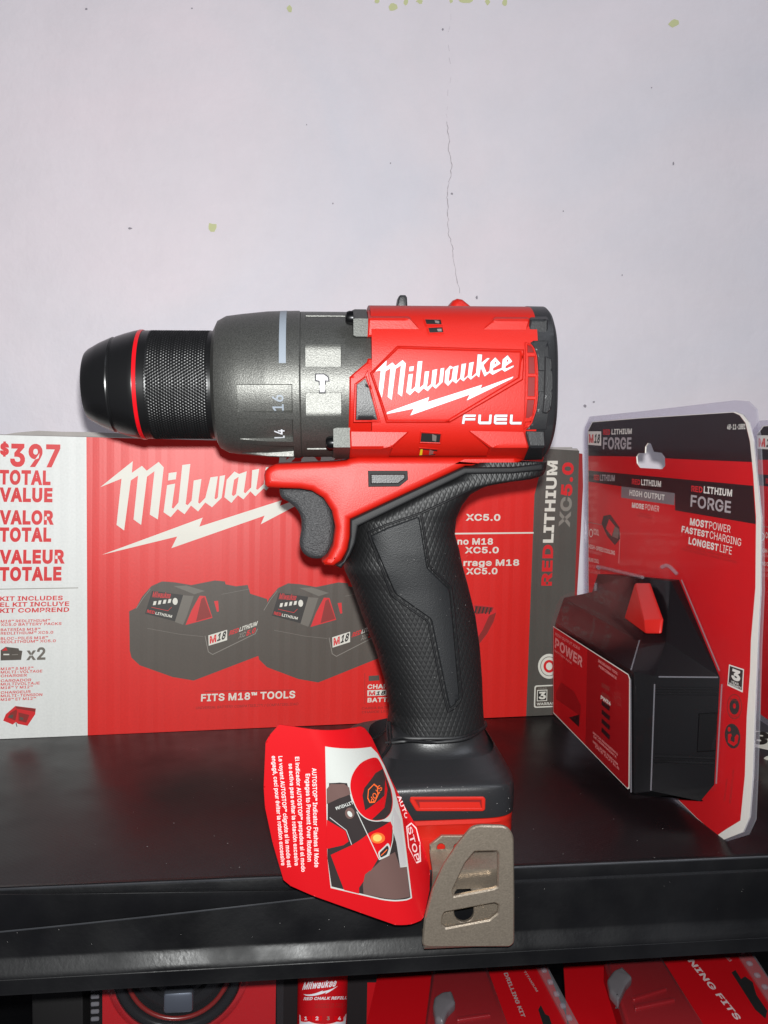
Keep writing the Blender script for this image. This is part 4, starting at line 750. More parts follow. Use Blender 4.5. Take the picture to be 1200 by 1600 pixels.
    pr.poly([oval(1149, 1104, 11.8, 19.8), oval(1149, 1104, 10.8, 18.2)], ink_dred, 2); pr.poly([oval(1149, 1104, 7.6, 12.5), oval(1149, 1103, 2.4, 4.2, 12)], ink_black, 2); T('REPLACE', (1142, 1095), (1158, 1096), (1142, 1091), ink_dred, 2, .02); T('RECYCLE', (1141, 1120), (1157, 1122.5), (1141, 1116.5), ink_dred, 2, .02)
    pr.poly(oval(1146, 1150, 12, 19.5, 30, -.12), ink_black, 2); pr.poly(oval(1141, 1139.5, 2.4, 3.8, 12), card_red, 3)
    pr.poly([(1139, 1147), (1144, 1146), (1147, 1155), (1153, 1147), (1156, 1150), (1154, 1161), (1148, 1166), (1139, 1160)], card_red, 3); pr.poly([(1144, 1150), (1150, 1153), (1149, 1160), (1143, 1157)], ink_black, 4)
    T('DESIGNED AND ASSEMBLED', (1134.5, 1252), (1138.5, 1217), (1132, 1252), ink_dred, 2, .0); T('MILWAUKEETOOL.COM', (1143.5, 1255), (1149, 1203), (1140.5, 1255), ink_dred, 2, .0)
    pr.build('printed_card', e, off=off)
    # clear plastic: flange round the card, then the moulded bubble
    m = MB(); out = [(916, 1116), (914, 900), (914, 668), (922, 651), (1000, 643), (1150, 625.5), (1170, 627), (1183, 640), (1189, 690), (1193, 780), (1194, 920), (1190, 1010), (1187, 1120), (1184, 1212), (1181, 1280), (1170, 1304), (1132, 1316), (1086, 1281)]
    plate(m, [L(out), L(HOLE)], flat0, 1.0, .25, -.6, 0, 0, 0); m.build('clear_sheet', plastic_clear, e, off=off)
    m = MB(); plate(m, [L(out), L(CR)], flat0, .2, 0, .3, 0, 0, 0); m.build('clear_flange', plastic_edge, e, off=off)
    return e, pr
def pk(px, py, n): return KF.at(px, py, -n)
# solid pack body, one vertex per moulded corner: front (label side) n=25, end face towards the viewer
V = {'a': pk(866, 1118, 24), 'b': pk(990, 1240, 24), 'c': pk(990, 1050, 24), 'd': pk(868, 972, 24),
     'e': pk(881, 934, 15), 'f': pk(1003, 1006, 15), 'g': pk(1024, 1057, 18), 'h': pk(1019, 1236, 18), 'i': pk(1124, 1058, 1), 'j': pk(1116, 1226, 1), 'j2': pk(1094, 1252, 2),
     'k': pk(1061, 906, 1), 'l': pk(1048, 908, 6), 'm': pk(1010, 902, 11), 'n': pk(1040, 1003, 14)}
def bk(p): return (p[0], -.6, p[2])
def battery(fr, off, label, shift_label, grp):
    e = empty('battery_pack', fr, off, label, 'battery pack', grp)
    m = MB()
    def q(*names, mi=0):
        P = [V[n] if isinstance(n, str) else n for n in names]; m.add(P, [tuple(range(len(P)))], mi)
    q('a', 'b', 'c', 'd'); q('d', 'c', 'f', 'e', mi=1); q('c', 'b', 'h', 'g'); q('c', 'g', 'n', 'f', mi=1); q('g', 'h', 'j2', 'j', 'i'); q('g', 'i', 'n', mi=1); q('n', 'i', 'l', mi=1); q('i', 'k', 'l', mi=1)
    q('f', 'n', 'l', 'm', mi=1); t0 = pk(934, 897, 9); t1 = pk(925, 925, 12); q('m', 'l', 'k', bk(V['k']), bk(t0), t0); q('f', 'm', t0, t1, mi=1); q('e', 'f', t1)
    q(t0, bk(t0), bk(t1), t1); q('e', t1, bk(t1), bk(V['e'])); q('d', 'e', bk(V['e']), bk(V['d'])); q('a', 'd', bk(V['d']), bk(V['a'])); q('a', 'b', 'h', 'j2', bk(V['j2']), bk(V['a']))
    soften(m.build('casing', [batt_black, batt_slope], e, angle=20, off=off), 1.5)
    m = MB(); z = lambda px, py, d=0: pk(px, py, 17*0+d)
    for (x0, y0, x1, y1) in ((1024, 1074, 1122, 1075), (1024, 1082, 1122, 1083), (1022, 1180, 1117, 1183), (1022, 1188, 1117, 1191)):
        n0 = 18.6; n1 = 1.8
        P = [pk(x0, y0, n0), pk(x1, y1, n1), pk(x1, y1+3, n1), pk(x0, y0+3, n0)]
        Q = [pk(x0, y0-1.5, 17.2), pk(x1, y1-1.5, .4), pk(x1, y1+4.5, .4), pk(x0, y0+4.5, 17.2)]
        m.loft([Q, P], False, True)
    n0, n1 = 12, 2      # raised square block on the end face
    P = [pk(1093, 1116, 7), pk(1121, 1115, 2), pk(1117, 1172, 2), pk(1090, 1174, 7)]; Q = [pk(1091, 1114, 6), pk(1122, 1113, 1), pk(1118, 1174, 1), pk(1088, 1176, 6)]
    m.loft([Q, P], False, True)
    m.build('end_rib', batt_black, e, angle=15, off=off, weld=-1)
    m = MB(); A = pk(991.6, 911, 15); B = pk(1013, 911, 12); C = pk(1033, 968, 17); D = pk(1030.6, 990, 18.5); E_ = pk(1008, 990, 21.5); Fp = pk(975, 966, 20.5); G = pk(1006, 969, 21.5)
    m.add([A, B, C, D, E_, Fp, G], [(0, 6, 4, 5), (0, 1, 2, 6), (6, 2, 3, 4)]); bkk = [(p[0], p[1]+1.2, p[2]) for p in (A, B, C, D, E_, Fp)]
    m.loft([[A, B, C, D, E_, Fp], bkk], False, True); soften(m.build('release_latch', latch_red, e, angle=25, off=off), .7)
    if shift_label:
        pr = Print(KF, flat(-24), .9, .05); T = pr.text
        pr.poly([(1000, 0)] * 0 or [(867, 978), (985, 1053), (988, 1060), (987, 1232), (984, 1233), (867, 1114)], card_white, 0)
        pr.poly([(867.5, 979.5), (984.5, 1054.5), (986.5, 1061), (985.5, 1229), (983.5, 1231), (867.5, 1112.5)], insert_red, 1)
        pr.poly([(921, 1014), (984.5, 1054.5), (986.5, 1061), (985.5, 1229), (983.5, 1231), (918, 1164)], insert_red2, 2)
        T('HIGH OUTPUT XC8.0', (870.5, 992.5), (909, 1016), (871, 988), insert_pale, 3, .02); T('POWER', (870, 1011.5), (913, 1043), (871, 996), insert_pale, 3, .06); T('BATTERY PACK', (870, 1018), (897, 1038.5), (870, 1014.5), insert_pale, 3, .02)
        T('INCREASED TOOL', (938, 1034), (969, 1055), (938.5, 1030), insert_pale, 3, .04); T('PERFORMANCE', (939, 1042.5), (967, 1062), (939.5, 1038.5), insert_pale, 3, .04)
        pr.poly([(944, 1062), (951, 1055), (958, 1066), (964, 1086), (957, 1092), (957, 1154), (941, 1138), (944, 1100)], insert_red2, 3)
        for k in range(6): pr.poly([(944, 1066+k*14), (957, 1074+k*15), (956, 1081+k*15), (943.5, 1073+k*14)], card_black if k > 1 else ink_dred, 4)
        T('PWR4', (942.5, 1092), (958, 1103), (943, 1086), card_white, 5, .05)
        pr.poly([(872, 1082), (880, 1066), (888, 1072), (900, 1080), (911, 1102), (910, 1118), (895, 1108), (872, 1092)], insert_red2, 3)
        pr.poly([(892, 1121), (909, 1116), (908, 1136)], card_black, 3)
        for k, (a, b) in enumerate((((930, 1146), (969, 1181)), ((931, 1152), (967, 1185)), ((930, 1160), (969, 1196)), ((934, 1168), (971, 1203)))): T(('MAYOR RENDIMIENTO', 'DE HERRAMIENTA', 'MEILLEURE PERFORM', 'DES OUTILS')[k], a, b, (a[0], a[1]-3.6), insert_pale, 3, .03)
        pr.build('paper_insert', e, off=off)
    else:
        pr = Print(KF, flat(-24), .3, .05); T = pr.text
        pr.poly([(832, 1110), (875, 1122), (875, 1148), (832, 1134)], card_white, 1)
        T('8', (845, 1133.5), (862, 1138.5), (847, 1114), ink_black, 2, .09, .2); T('M1', (812, 1125), (842, 1132), (813, 1108), ink_red, 2, .07)
        T('8.0', (836, 1160), (868, 1170), (838, 1144), card_white, 2, .09, .2); pr.build('side_label', e, off=off)
    m = MB()            # the moulded clear bubble just outside the pack
    c = Vector((0, 0, 0))
    for p in V.values(): c += Vector(p)
    c /= len(V); W = {}
    for k, p in V.items():
        d = Vector(p)-c; d.normalize(); W[k] = (p[0]+d.x*2.4, p[1]+d.y*2.4-.8, max(.3, p[2]+d.z*2.4))
    return e, W
def bubble(e, W, off):
    m = MB()
    for f in ('abcd', 'dcfe', 'cbhg', 'cgnf', 'ghji', 'gin', 'nil', 'ikl', 'fnlm', 'efm'):
        P = [W[k] for k in f]; m.add(P, [tuple(range(len(P)))])
    soften(m.build('clear_bubble', plastic_bubble, e, angle=10, off=off), 2.0, 10, 4)
    m = MB()
    for P in ([pk(936, 888, 9), pk(938, 886, 9.5), pk(1004, 902, 12)], [pk(931, 912, 11), pk(930.5, 922, 12)], [pk(1034, 886, 5), pk(1044, 884, 4), pk(1058, 897, 2)]):
        tube(m, P, .8, 8)
    for a, b in ('gi', 'ij', 'cb', 'cf', 'ik', 'gh'):  # pale tubes on the bubble edges, added as painted highlight lines
        P = [Vector(W[a])*(1-t)+Vector(W[b])*t for t in (.06, .35, .65, .94)]; tube(m, [(p.x, p.y-.1, p.z) for p in P], .3, 6)
    m.build('ridge_and_glint', plastic_edge, e, off=off)
ko = (76, -12, 0)
bp1, _ = blister(KF, ko, 'red and black battery blister card in clear plastic, right of the carton', True, True, 'blister packed batteries')
bt1, W1 = battery(KF, ko, 'black battery pack with red latch and red paper insert inside the front blister pack', True, 'battery packs in blister packs')
bubble(bp1, W1, ko)
K2 = Frame(KF.O, KF.X); K2.O = KF.O + Vector((88, 2, 0))
bp2, _ = blister(K2, ko, 'blister pack cut off at the right edge, a strip showing behind another', False, True, 'blister packed batteries')
K3 = Frame(KF.O, KF.X); K3.O = KF.O + Vector((99, -20, 0))
bt2, W2 = battery(K3, ko, 'black battery pack with white side label at the right edge behind the front blister card', False, 'battery packs in blister packs')

# ------------------------------------------------------------------ the drill
PSI = math.radians(4.5)
TX = Vector((math.cos(PSI), math.sin(PSI), 0)); TY = Vector((-math.sin(PSI), math.cos(PSI), 0))
pA = hit(125, 601.5, Vector((0, 0, 0)), TY); pB = hit(865, 602, Vector((0, 0, 0)), TY); pO = hit(600, 601.8, Vector((0, 0, 0)), TY)
axis = (pB-pA).normalized()
DF = Frame(pO, axis, axis.cross(TY))
X = lambda px: DF.loc(px, 601.8)[0]
def Rr(px, rpx): return DF.loc(px, 601.8-rpx)[1]
L = lambda P, y=0.0: [DF.loc(a, b, y) for a, b in P]
zb = -DF.O.z/ DF.Z.z + .3                       # local height of the shelf under the base
do = (X(690), 0, zb)
dr = empty('cordless_drill', DF, do, 'red and black cordless hammer drill standing without battery at the front of the shelf', 'drill')
def D(m, name, mats, angle=38, parent=None, weld=0.0):
    return m.build(name, mats, dr if parent is None else parent, angle, do, weld)
def child(o, p):
    o.parent = p; return o
def revolve(m, st, n=96, mi=0):
    m.loft([[(x, -r*math.cos(2*math.pi*k/n), r*math.sin(2*math.pi*k/n)) for k in range(n)] for x, r in st], mi=mi)
# chuck
m = MB(); revolve(m, [(X(143), Rr(143, 20)), (X(140), Rr(140, 22)), (X(137.5), Rr(140, 44)), (X(137), Rr(137, 49)), (X(138.5), Rr(140, 53)), (X(143), Rr(143, 57)), (X(160), Rr(160, 66.5)), (X(180), Rr(180, 75)), (X(182), Rr(182, 74.5)), (X(183), Rr(183, 73.6)), (X(185), Rr(185, 73.8)), (X(186), Rr(186, 76)), (X(200), Rr(200, 80.5)), (X(214), Rr(214, 84.2)), (X(221), Rr(221, 85.6)), (X(222), Rr(221, 85.4)), (X(222), Rr(222, 70))])
chk = D(m, 'chuck_nose', black_metal, 25)
m = MB(); revolve(m, [(X(222), Rr(222, 70)), (X(222), Rr(222, 85.6)), (X(222.6), Rr(222, 86.3)), (X(227.5), Rr(227, 86.3)), (X(228), Rr(227, 85.8)), (X(228), Rr(228, 70))]); D(m, 'red_ring', red_ring_m, 25)
m = MB(); xk0, xk1, rk = X(228), X(338), Rr(280, 84.6); p = 1.12; nd = round(2*math.pi*rk/p); p = 2*math.pi*rk/nd; nx = int((xk1-xk0)/p*4); R = []
tri = lambda v: 1-2*abs(v-math.floor(v)-.5)
for i in range(nx+1):
    x = xk0+(xk1-xk0)*i/nx; ring = []
    for j in range(nd*4):
        th = 2*math.pi*j/(nd*4); a = th*rk/p; b = (x-xk0)/p; h = min(tri(a+b*.62), tri(a-b*.62))
        edge = min(1, max(0, (x-xk0-2.6)/.6), ) * min(1, max(0, (xk1-1.2-x)/.6))
        r = rk+.12-.36*(1-min(1, h*1.5))*edge if edge > 0 else rk+.02
        ring.append((x, -r*math.cos(th), r*math.sin(th)))
    R.append(ring)
m.loft(R); D(m, 'knurled_sleeve', black_knurl, 60)
# torque ring
xr0, xr1 = X(338), X(470.5)
rprof = [(X(338), Rr(338, 70)), (X(338), Rr(338, 88)), (X(339.5), Rr(339, 91)), (X(344), Rr(343, 100)), (X(357), Rr(357, 107)), (X(380), Rr(380, 110)), (X(420), Rr(420, 114)), (X(440), Rr(440, 114.6)), (X(469), Rr(469, 115)), (X(470.5), Rr(470, 114)), (X(470.5), Rr(470, 90))]
def rbase(x):
    for (x0, r0), (x1, r1) in zip(rprof[1:-2], rprof[2:-1]):
        if x0 <= x <= x1: return r0+(r1-r0)*(x-x0)/max(1e-6, x1-x0)
    return rprof[1][1] if x < rprof[1][0] else rprof[-2][1]
pk0, pk1 = X(379), X(458); pcs = [14-27*0]; pcent = [-14, -41, -68, -95, -122, -149, -176, -203, -230, -257]; phw = 10.2
def rtq(x, deg):
    r = rbase(x)
    if pk0 < x < pk1:
        for c in pcent:
            d = (deg-c+180) % 360-180
            if abs(d) < phw: return r-(.15+1.75*(x-pk0)/(pk1-pk0))
    return r
ths = []
for k in range(180): ths.append(k*2.0-180)
for c in pcent:
    for s_ in (-1, 1): ths += [c+s_*(phw-.06), c+s_*(phw+.5)]
ths = sorted(set(round(((t+180) % 360)-180, 3) for t in ths)); xs = sorted(set([q[0] for q in rprof[1:-1]]+[pk0-.02, pk0+.02, pk1-.02, pk1+.3]+[pk0+(pk1-pk0)*k/16 for k in range(1, 16)]))
m = MB(); R = [[(x, -rtq(x, t)*math.cos(math.radians(t)), rtq(x, t)*math.sin(math.radians(t))) for t in ths] for x in xs]
for xx, rr in ((rprof[0]), ): R.insert(0, [(xx, -rr*math.cos(math.radians(t)), rr*math.sin(math.radians(t))) for t in ths])
xx, rr = rprof[-1]; R.append([(xx, -rr*math.cos(math.radians(t)), rr*math.sin(math.radians(t))) for t in ths])
m.loft(R); tq = D(m, 'torque_ring', gear_metal, 24)
def gring(x, z):
    r = rbase(x); z = max(-r*.995, min(r*.995, z)); th = math.degrees(math.asin(z/r)); rr = rtq(x, th)
    return -math.sqrt(max(0.01, rr*rr-z*z))
pr = Print(DF, gring, .12, .03)
pr.text('16', (443.5, 642), (442.5, 617), (426, 642), mark_grey, 0, .02); pr.text('14', (445, 687.5), (444.5, 671), (429, 687.5), mark_white, 0, .03); pr.text('12', (450, 714), (449.5, 708.5), (433, 714), mark_white, 0, .03)
child(pr.build('torque_number', None, do), tq)
m = MB(); R = []
for t in [5+k*3.5 for k in range(26)]:
    R.append([(x, -(rbase(x)+.06)*math.cos(math.radians(t)), (rbase(x)+.06)*math.sin(math.radians(t))) for x in (X(440.5), X(450.5))])
R = [r for i, r in enumerate(R) if 9 <= 5+i*3.5 <= 93]
m.loft(R, False, False, close=False); child(D(m, 'index_stripe', mark_grey), tq)
# gear case
rg = Rr(510, 113.5); xg0, xg1 = X(471.5), X(580)
yp = -(math.sqrt(rg**2-Rr(500, 52)**2)+.2)
padx = (X(478.5), X(530)); padz = (Rr(500, 19.2), Rr(500, 53)); 
def rgc(x, deg):
    r = rg; z = r*math.sin(math.radians(deg))
    if padx[0] <= x <= padx[1] and math.cos(math.radians(deg)) > 0 and padz[0] <= abs(z) <= padz[1]*1.04: r = min(r, -yp/math.cos(math.radians(deg)))
    if x > X(479) and x < X(543) and abs(deg) > 52 and abs(deg) < 63 : r -= .35
    return r
pd = [math.degrees(math.asin(q/rg)) for q in (padz[0]-.1, padz[0]+.05, padz[1])]
ths = sorted(set([k*2.5-180 for k in range(144)]+[s_*q for q in pd for s_ in (-1, 1)]+[s_*q for q in (51.9, 52.3, 62.9, 63.3) for s_ in (-1, 1)]))
xs = [xg0, xg0+.8, X(478.2), X(478.6), X(479.6), X(500), X(529.8), X(530.3), X(542.8), X(543.6), X(555), xg1]
m = MB(); R = [[(x, -rgc(x, t)*math.cos(math.radians(t)), rgc(x, t)*math.sin(math.radians(t))) for t in ths] for x in xs]
R.insert(0, [(xg0-.6, -(rg-.8)*math.cos(math.radians(t)), (rg-.8)*math.sin(math.radians(t))) for t in ths])
m.loft(R); gc = D(m, 'gear_case', gear_metal, 22)
gcyl = lambda x, z: -math.sqrt(max(.5, rg*rg-z*z))
# lugs with their screws
for (x0, x1, z0, z1, zf) in ((552, 574.5, 526, 483.5, 498), (521, 546.5, 717, 668.5, 699)):
    m = MB(); a = DF.loc(x0, z0, -25); b = DF.loc(x1, z1, -25); sgn = 1 if x0 == 552 else -1
    zi = DF.loc(x0, z0 if sgn > 0 else z1, -26)[1]; zt = DF.loc(x0, zf, -26)[1]; zo = DF.loc(x0, z1 if sgn > 0 else z0, -15)[1]
    pts = [(-26.6, zi), (-26.6, zt), (-15.5, zo), (-4, zo), (-4, zi)]
    m.loft([[(x, y, z*k+zm_*(1-k)) for y, z in pts for zm_ in ((zi+zo)/2,)] for x, k in ((a[0]+.6, .97), (a[0], .92), (a[0]+.01, .92), (a[0]+.6, .975), (a[0]+1.0, 1), (b[0], 1))][2:]); D(m, 'mounting_lug', gear_flat, 20)
    m = MB(); zc = DF.loc(x0, (500 if sgn > 0 else 692), -17)[1]; rr = 2.35
    m.loft([[(x, -22.4+r*math.cos(2*math.pi*k/20), zc+r*math.sin(2*math.pi*k/20)) for k in range(20)] for x, r in ((a[0]-2.4, .2), (a[0]-2.5, 1.3), (a[0]-2.1, 2.0), (a[0]-1.2, rr), (a[0]+.1, rr))]); D(m, 'screw', screw_m, 30)
m = MB(); P = L([(497.5, 590), (500, 585.8), (507, 585.8), (513.5, 590), (512.5, 592.5), (507.5, 593), (506.8, 611.5), (500.6, 611.5), (500.6, 593.5), (494.5, 593.5), (493.8, 586.8), (497.5, 586.2)], -27)
pr = Print(DF, gcyl, .05, .04)
hm = [(494.5, 585.5), (506, 585.5), (511.5, 589.5), (512.8, 594.5), (507.5, 594), (506.8, 612.5), (500.2, 612.5), (499.8, 594.8), (494.2, 593.6)]
ho = [(492.2, 583.4), (506.8, 583.4), (513.6, 588), (515.2, 596.6), (509.6, 596.2), (508.8, 614.6), (498.2, 614.6), (497.8, 596.8), (492, 595.6)]
cxh, cyh = 503, 597
pr.poly(ho, mark_dark, 0); pr.poly(hm, logo_white, 2); child(pr.build('hammer_mark', None, do), gc)
# motor housing
XN = lambda px: DF.loc(px, 602, -28.5)[0]
XT = DF.loc(822, 488, -11)[0]
hz0 = Rr(700, 117.5); HY = 29.0; NS = 3.3
def hsz(x): return hz0
def ghouse(x, z):
    z = abs(z); q = min(.999, z/hz0); return -HY*(1-q**NS)**(1/NS)
def sring(x, hy, hz, n, zc=0.0, N=96, zmin=None):
    r = []
    for k in range(N):
        t = 2*math.pi*k/N; c, s_ = math.cos(t), math.sin(t)
        y = -hy*math.copysign(abs(c)**(2/n), c); z = zc+hz*math.copysign(abs(s_)**(2/n), s_)
        r.append((x, y, z))
    return r
m = MB(); m.loft([sring(x, HY, hz0, NS) for x in (X(573.5), X(600), X(650), X(700), X(740), X(780), XT)])
hs = D(m, 'motor_housing', red_plastic, 40)
m = MB()        # tongue of the red housing that laps over the gear case
gt = lambda x, z: min(gcyl(x, z), ghouse(x, z) if abs(z) < hz0*.9 else gcyl(x, z))
plate(m, [L([(575, 560), (573, 566), (546, 589), (545.5, 716), (600, 718), (600, 560)], -27)], lambda x, z: gcyl(x, max(-rg*.97, min(rg*.97, z))), 1.9, .5, .8, 1.6)
child(D(m, 'housing_tongue', red_plastic, 35), hs)
m = MB()
ZT1 = DF.loc(700, 498.5, -26.6)[1]; ZT2 = DF.loc(700, 484.5, -15)[1]; ZB1 = DF.loc(700, 699.5, -26.6)[1]; ZB2 = DF.loc(700, 717.5, -15)[1]
def gblock(x, z):
    """flat side facet of the corner blocks, then a slope back to the top or the bottom"""
    if z > ZT1: return -26.6+11.6*(z-ZT1)/(ZT2-ZT1)
    if z < ZB1: return -26.6+11.6*(ZB1-z)/(ZB1-ZB2)
    return -26.6
def LB_(P): return [DF.surf(x, y, gblock) for x, y in P]
for P in ([(574, 484.5), (634, 484.5), (642, 498), (668, 526), (574, 526)], [(768, 502), (776, 485.5), (820.5, 485.5), (820, 531.5), (732, 531)], [(546, 672), (641, 673.5), (614, 698), (606, 717), (546, 717)], [(728, 671.5), (819, 672.5), (818, 719), (758, 719), (766, 700.5)]):
    m = MB(); plate(m, [LB_(P)], gblock, .5, .55, 9, 1.0); child(D(m, 'housing_shoulder', red_plastic, 24), hs)
m = MB()        # raised frame round the name plate
O_ = [(577.5, 583), (620, 540.5), (817.5, 546.5), (817.5, 560), (816, 594), (702, 661), (603, 661)]; I_ = [(582.5, 584.5), (622, 545.5), (811, 551.5), (811, 560), (808, 590), (699, 655.5), (606.5, 655.5)]
plate(m, [L(O_, -28), L(I_, -28)], ghouse, 1.0, .5, .4, 1.8)
plate(m, [L([(574, 578.5), (568.5, 589), (553.5, 600), (552, 660), (595, 660), (579.5, 603)], -28), L([(571.5, 589.5), (567.5, 592.5), (556.5, 601), (555.5, 656.5), (590.5, 656.5), (576.5, 604.5)], -28)], lambda x, z: min(ghouse(x, z), gcyl(x, z)-1.8), .55, .25, .5, 1.6)
child(D(m, 'name_frame', red_plastic, 35), hs)
m = MB(); plate(m, [L([(570.5, 591.5), (557.2, 601.5), (556.2, 656), (589.8, 656), (576, 605)], -28)], lambda x, z: min(ghouse(x, z), gcyl(x, z)-1.8), .2, .15, .5, 1.6); D(m, 'side_inlay', black_plastic, 35)
pr = Print(DF, ghouse, .10, .05, 1.5)
def lg1(P): return [(580+x/10, 550+y/10) for x, y in P]
def lg2(P): return [(690+x/9.231, 545+y/9.231) for x, y in P]
letters = [[lg1([(25, 315), (240, 130), (232, 235), (330, 165), (378, 215), (490, 128), (540, 180), (480, 695), (415, 650), (465, 210), (382, 262), (318, 748), (258, 700), (302, 255), (222, 300), (190, 560), (165, 715), (120, 585), (150, 285)])],
    [lg1([(600, 232), (665, 222), (655, 295), (592, 302)])],
    [lg1([(585, 350), (648, 342), (622, 580), (640, 588), (688, 538), (728, 150), (798, 142), (752, 550), (765, 555), (818, 510), (838, 308), (905, 300), (870, 540), (885, 548), (938, 500), (958, 285), (1030, 268), (1000, 515), (1012, 522), (1060, 478), (1085, 258), (1140, 250), (1115, 470), (1008, 572), (955, 530), (880, 612), (820, 565), (740, 642), (680, 598), (603, 675), (548, 628)])],
    [lg2([(55, 320), (122, 245), (160, 265), (242, 240), (212, 452), (224, 460), (268, 418), (288, 222), (352, 212), (320, 420), (332, 428), (378, 385), (398, 205), (462, 190), (428, 395), (442, 402)]+kee+[(497, 378), (420, 445), (375, 405), (315, 468), (265, 432), (208, 500), (158, 462), (92, 535), (42, 485)]), lg2([(122, 292), (165, 278), (142, 440), (112, 468), (98, 462)]), lg2([(768, 180), (792, 205), (760, 228)]), lg2([(940, 150), (965, 172), (935, 200)])],
    [[(604, 647), (605, 644), (670.5, 620.5), (668, 628.2), (752.8, 601.3), (750.9, 607), (802, 588.3), (800, 591.6), (729.2, 625.7), (733.9, 616.5), (641.2, 649), (646.5, 638.5)]],
    [lg2([(293, 1082), (308, 975), (325, 950), (492, 950), (488, 980), (340, 980), (336, 1000), (486, 1000), (482, 1032), (332, 1032), (325, 1082)])],
    [lg2([(532, 950), (567, 950), (560, 1050), (680, 1050), (690, 950), (722, 950), (714, 1070), (700, 1088), (545, 1088), (524, 1068)])],
    [lg2([(775, 950), (948, 950), (944, 985), (790, 985), (788, 1000), (942, 1000), (940, 1035), (786, 1035), (786, 1055), (940, 1055), (938, 1090), (775, 1090), (752, 1070), (758, 970)])],
    [lg2([(990, 950), (1025, 950), (1018, 1055), (1152, 1055), (1148, 1090), (1000, 1090), (980, 1070)])]]
for lp in letters:
    o_ = lp[0]; pr.poly([inset(ccw(o_), -.55)], logo_edge, 0); pr.poly(lp, logo_white, 1)
    for hh in lp[1:]: pr.poly(hh, red_plastic, 2)
child(pr.build('lettering', None, do), hs)
# vents: dark slots with parts of the motor behind
for P in ([(663, 500), (687.5, 500.5), (688, 508.5), (665, 508)], [(667, 514.5), (689, 513.5), (690, 521.5), (669, 522)], [(657, 677), (687, 679), (686.5, 691.5), (656.5, 690.5)], [(656.5, 701), (685, 703), (683.5, 711.5), (657, 713)]):
    m = MB(); c = [sum(q[i] for q in P)/4 for i in (0, 1)]; O2 = [(c[0]+(x-c[0])*1.14, c[1]+(y-c[1])*1.4) for x, y in P]
    plate(m, [L(O2, -24), L(P, -24)], ghouse, .75, .3, .6, 2.0, 0); V_, F_ = fill2d([L(P, -24)]); m.add([(x, ghouse(x, z)-.2, z) for x, z in V_], F_, 1)
    q = [(c[0]+2, P[0][1]+1.5), (c[0]+9, P[1][1]+2), (c[0]+9, P[2][1]-1.5), (c[0]+3, P[3][1]-2)]
    V_, F_ = fill2d([L(q, -24)]); m.add([(x, ghouse(x, z)-.27, z) for x, z in V_], F_, 2)
    if P[0][1] > 690: V_, F_ = fill2d([L([(658, 702), (661.5, 702), (662.5, 711), (658.5, 711.5)], -24)]); m.add([(x, ghouse(x, z)-.33, z) for x, z in V_], F_, 3)
    child(D(m, 'vent', [red_plastic, dark_hole, copper_in, wire_yellow], weld=-1), hs)
m = MB(); P = L([(690, 492), (697, 484), (704, 473), (711, 470), (719, 471.5), (727, 478), (738, 487), (746, 494)]); prism(m, P, -7, 7, 2.2); child(D(m, 'top_bump', red_plastic), hs)
m = MB(); P = L([(617.5, 488), (621.5, 466), (624, 463.5), (632, 463.5), (634.5, 467), (635.5, 488)]); prism(m, P, -4, 4, .7); D(m, 'belt_post', black_plastic)
# rear cap
XE = DF.loc(854, 490, -9)[0]
def hyc(x):
    e = XE; pts = [(XN(820), 29.2, 117.5), (e-2.2, 29.0, 117), (e-1.2, 28.2, 113), (e-.2, 26, 104), (e+.9, 21, 86), (e+1.7, 14, 60), (e+2.0, 5, 25)]
    for (a, h0, z0), (b, h1, z1) in zip(pts, pts[1:]):
        if a <= x <= b: t = (x-a)/(b-a); return h0+(h1-h0)*t, (z0+(z1-z0)*t)/4.23
    return (29.3, 117.5/4.23) if x < pts[0][0] else (5, 6)
m = MB(); xs = [XT+.05, XT+1.5]+[XE+q for q in (-2.2, -1.7, -1.2, -.7, -.2, .35, .9, 1.3, 1.7, 1.9, 2.0)]
m.loft([sring(x, hyc(x)[0], hyc(x)[1], 3.0) for x in xs]); rc = D(m, 'rear_cap', black_plastic, 40)
def gcap(x, z):
    hy, hz = hyc(x); q = min(.995, abs(z)/hz); return -hy*(1-q**3.0)**(1/3.0)
m = MB()
for P in ([(821.5, 485.5), (853.5, 486), (856.5, 500), (855, 532), (821, 532)], [(819.5, 672), (851, 672.5), (850.5, 702), (847, 718), (819, 719)]):
    m = MB(); plate(m, [LB_(P)], gblock, .45, .55, 8, 1.0); child(D(m, 'cap_block', black_plastic, 24), rc)
for P in ([(833, 532.5), (856, 532.5), (857, 580), (839.5, 580), (838, 557), (834, 544), (828, 536)], [(826.5, 667.5), (831.5, 661), (837.3, 641), (840, 612), (858, 612), (855, 671), (822, 671.5)]):
    m = MB(); plate(m, [L(P, -28)], gcap, .45, .2, .6, 1.2); child(D(m, 'cap_edge', black_plastic, 30), rc)
m = MB(); GR = [(820.5, 534), (827, 536), (833.5, 543), (837, 557), (838.8, 585), (839, 610), (836.5, 640), (831, 660), (826, 667), (819, 672)]
SL = [[(824, 539), (831, 541.5), (834, 551), (824, 551)], [(825, 557.5), (834.3, 557.5), (835, 584), (825, 584)], [(824.5, 589.5), (835, 589.5), (834.5, 619), (824, 619)], [(823.5, 625), (834.2, 625), (831.5, 653.5), (822, 653)], [(821.8, 660), (829.6, 659.5), (826.5, 665), (821, 666.5)]]
plate(m, [L(GR, -29)]+[L(q, -29) for q in SL], gcap, .9, .25, .5, 1.4, 0)
for q in SL: V_, F_ = fill2d([L(q, -29)], 1.5); m.add([(x, gcap(x, z)-.08, z) for x, z in V_], F_, 1)
child(D(m, 'rear_grille', [red_plastic, red_dark], 35), rc)
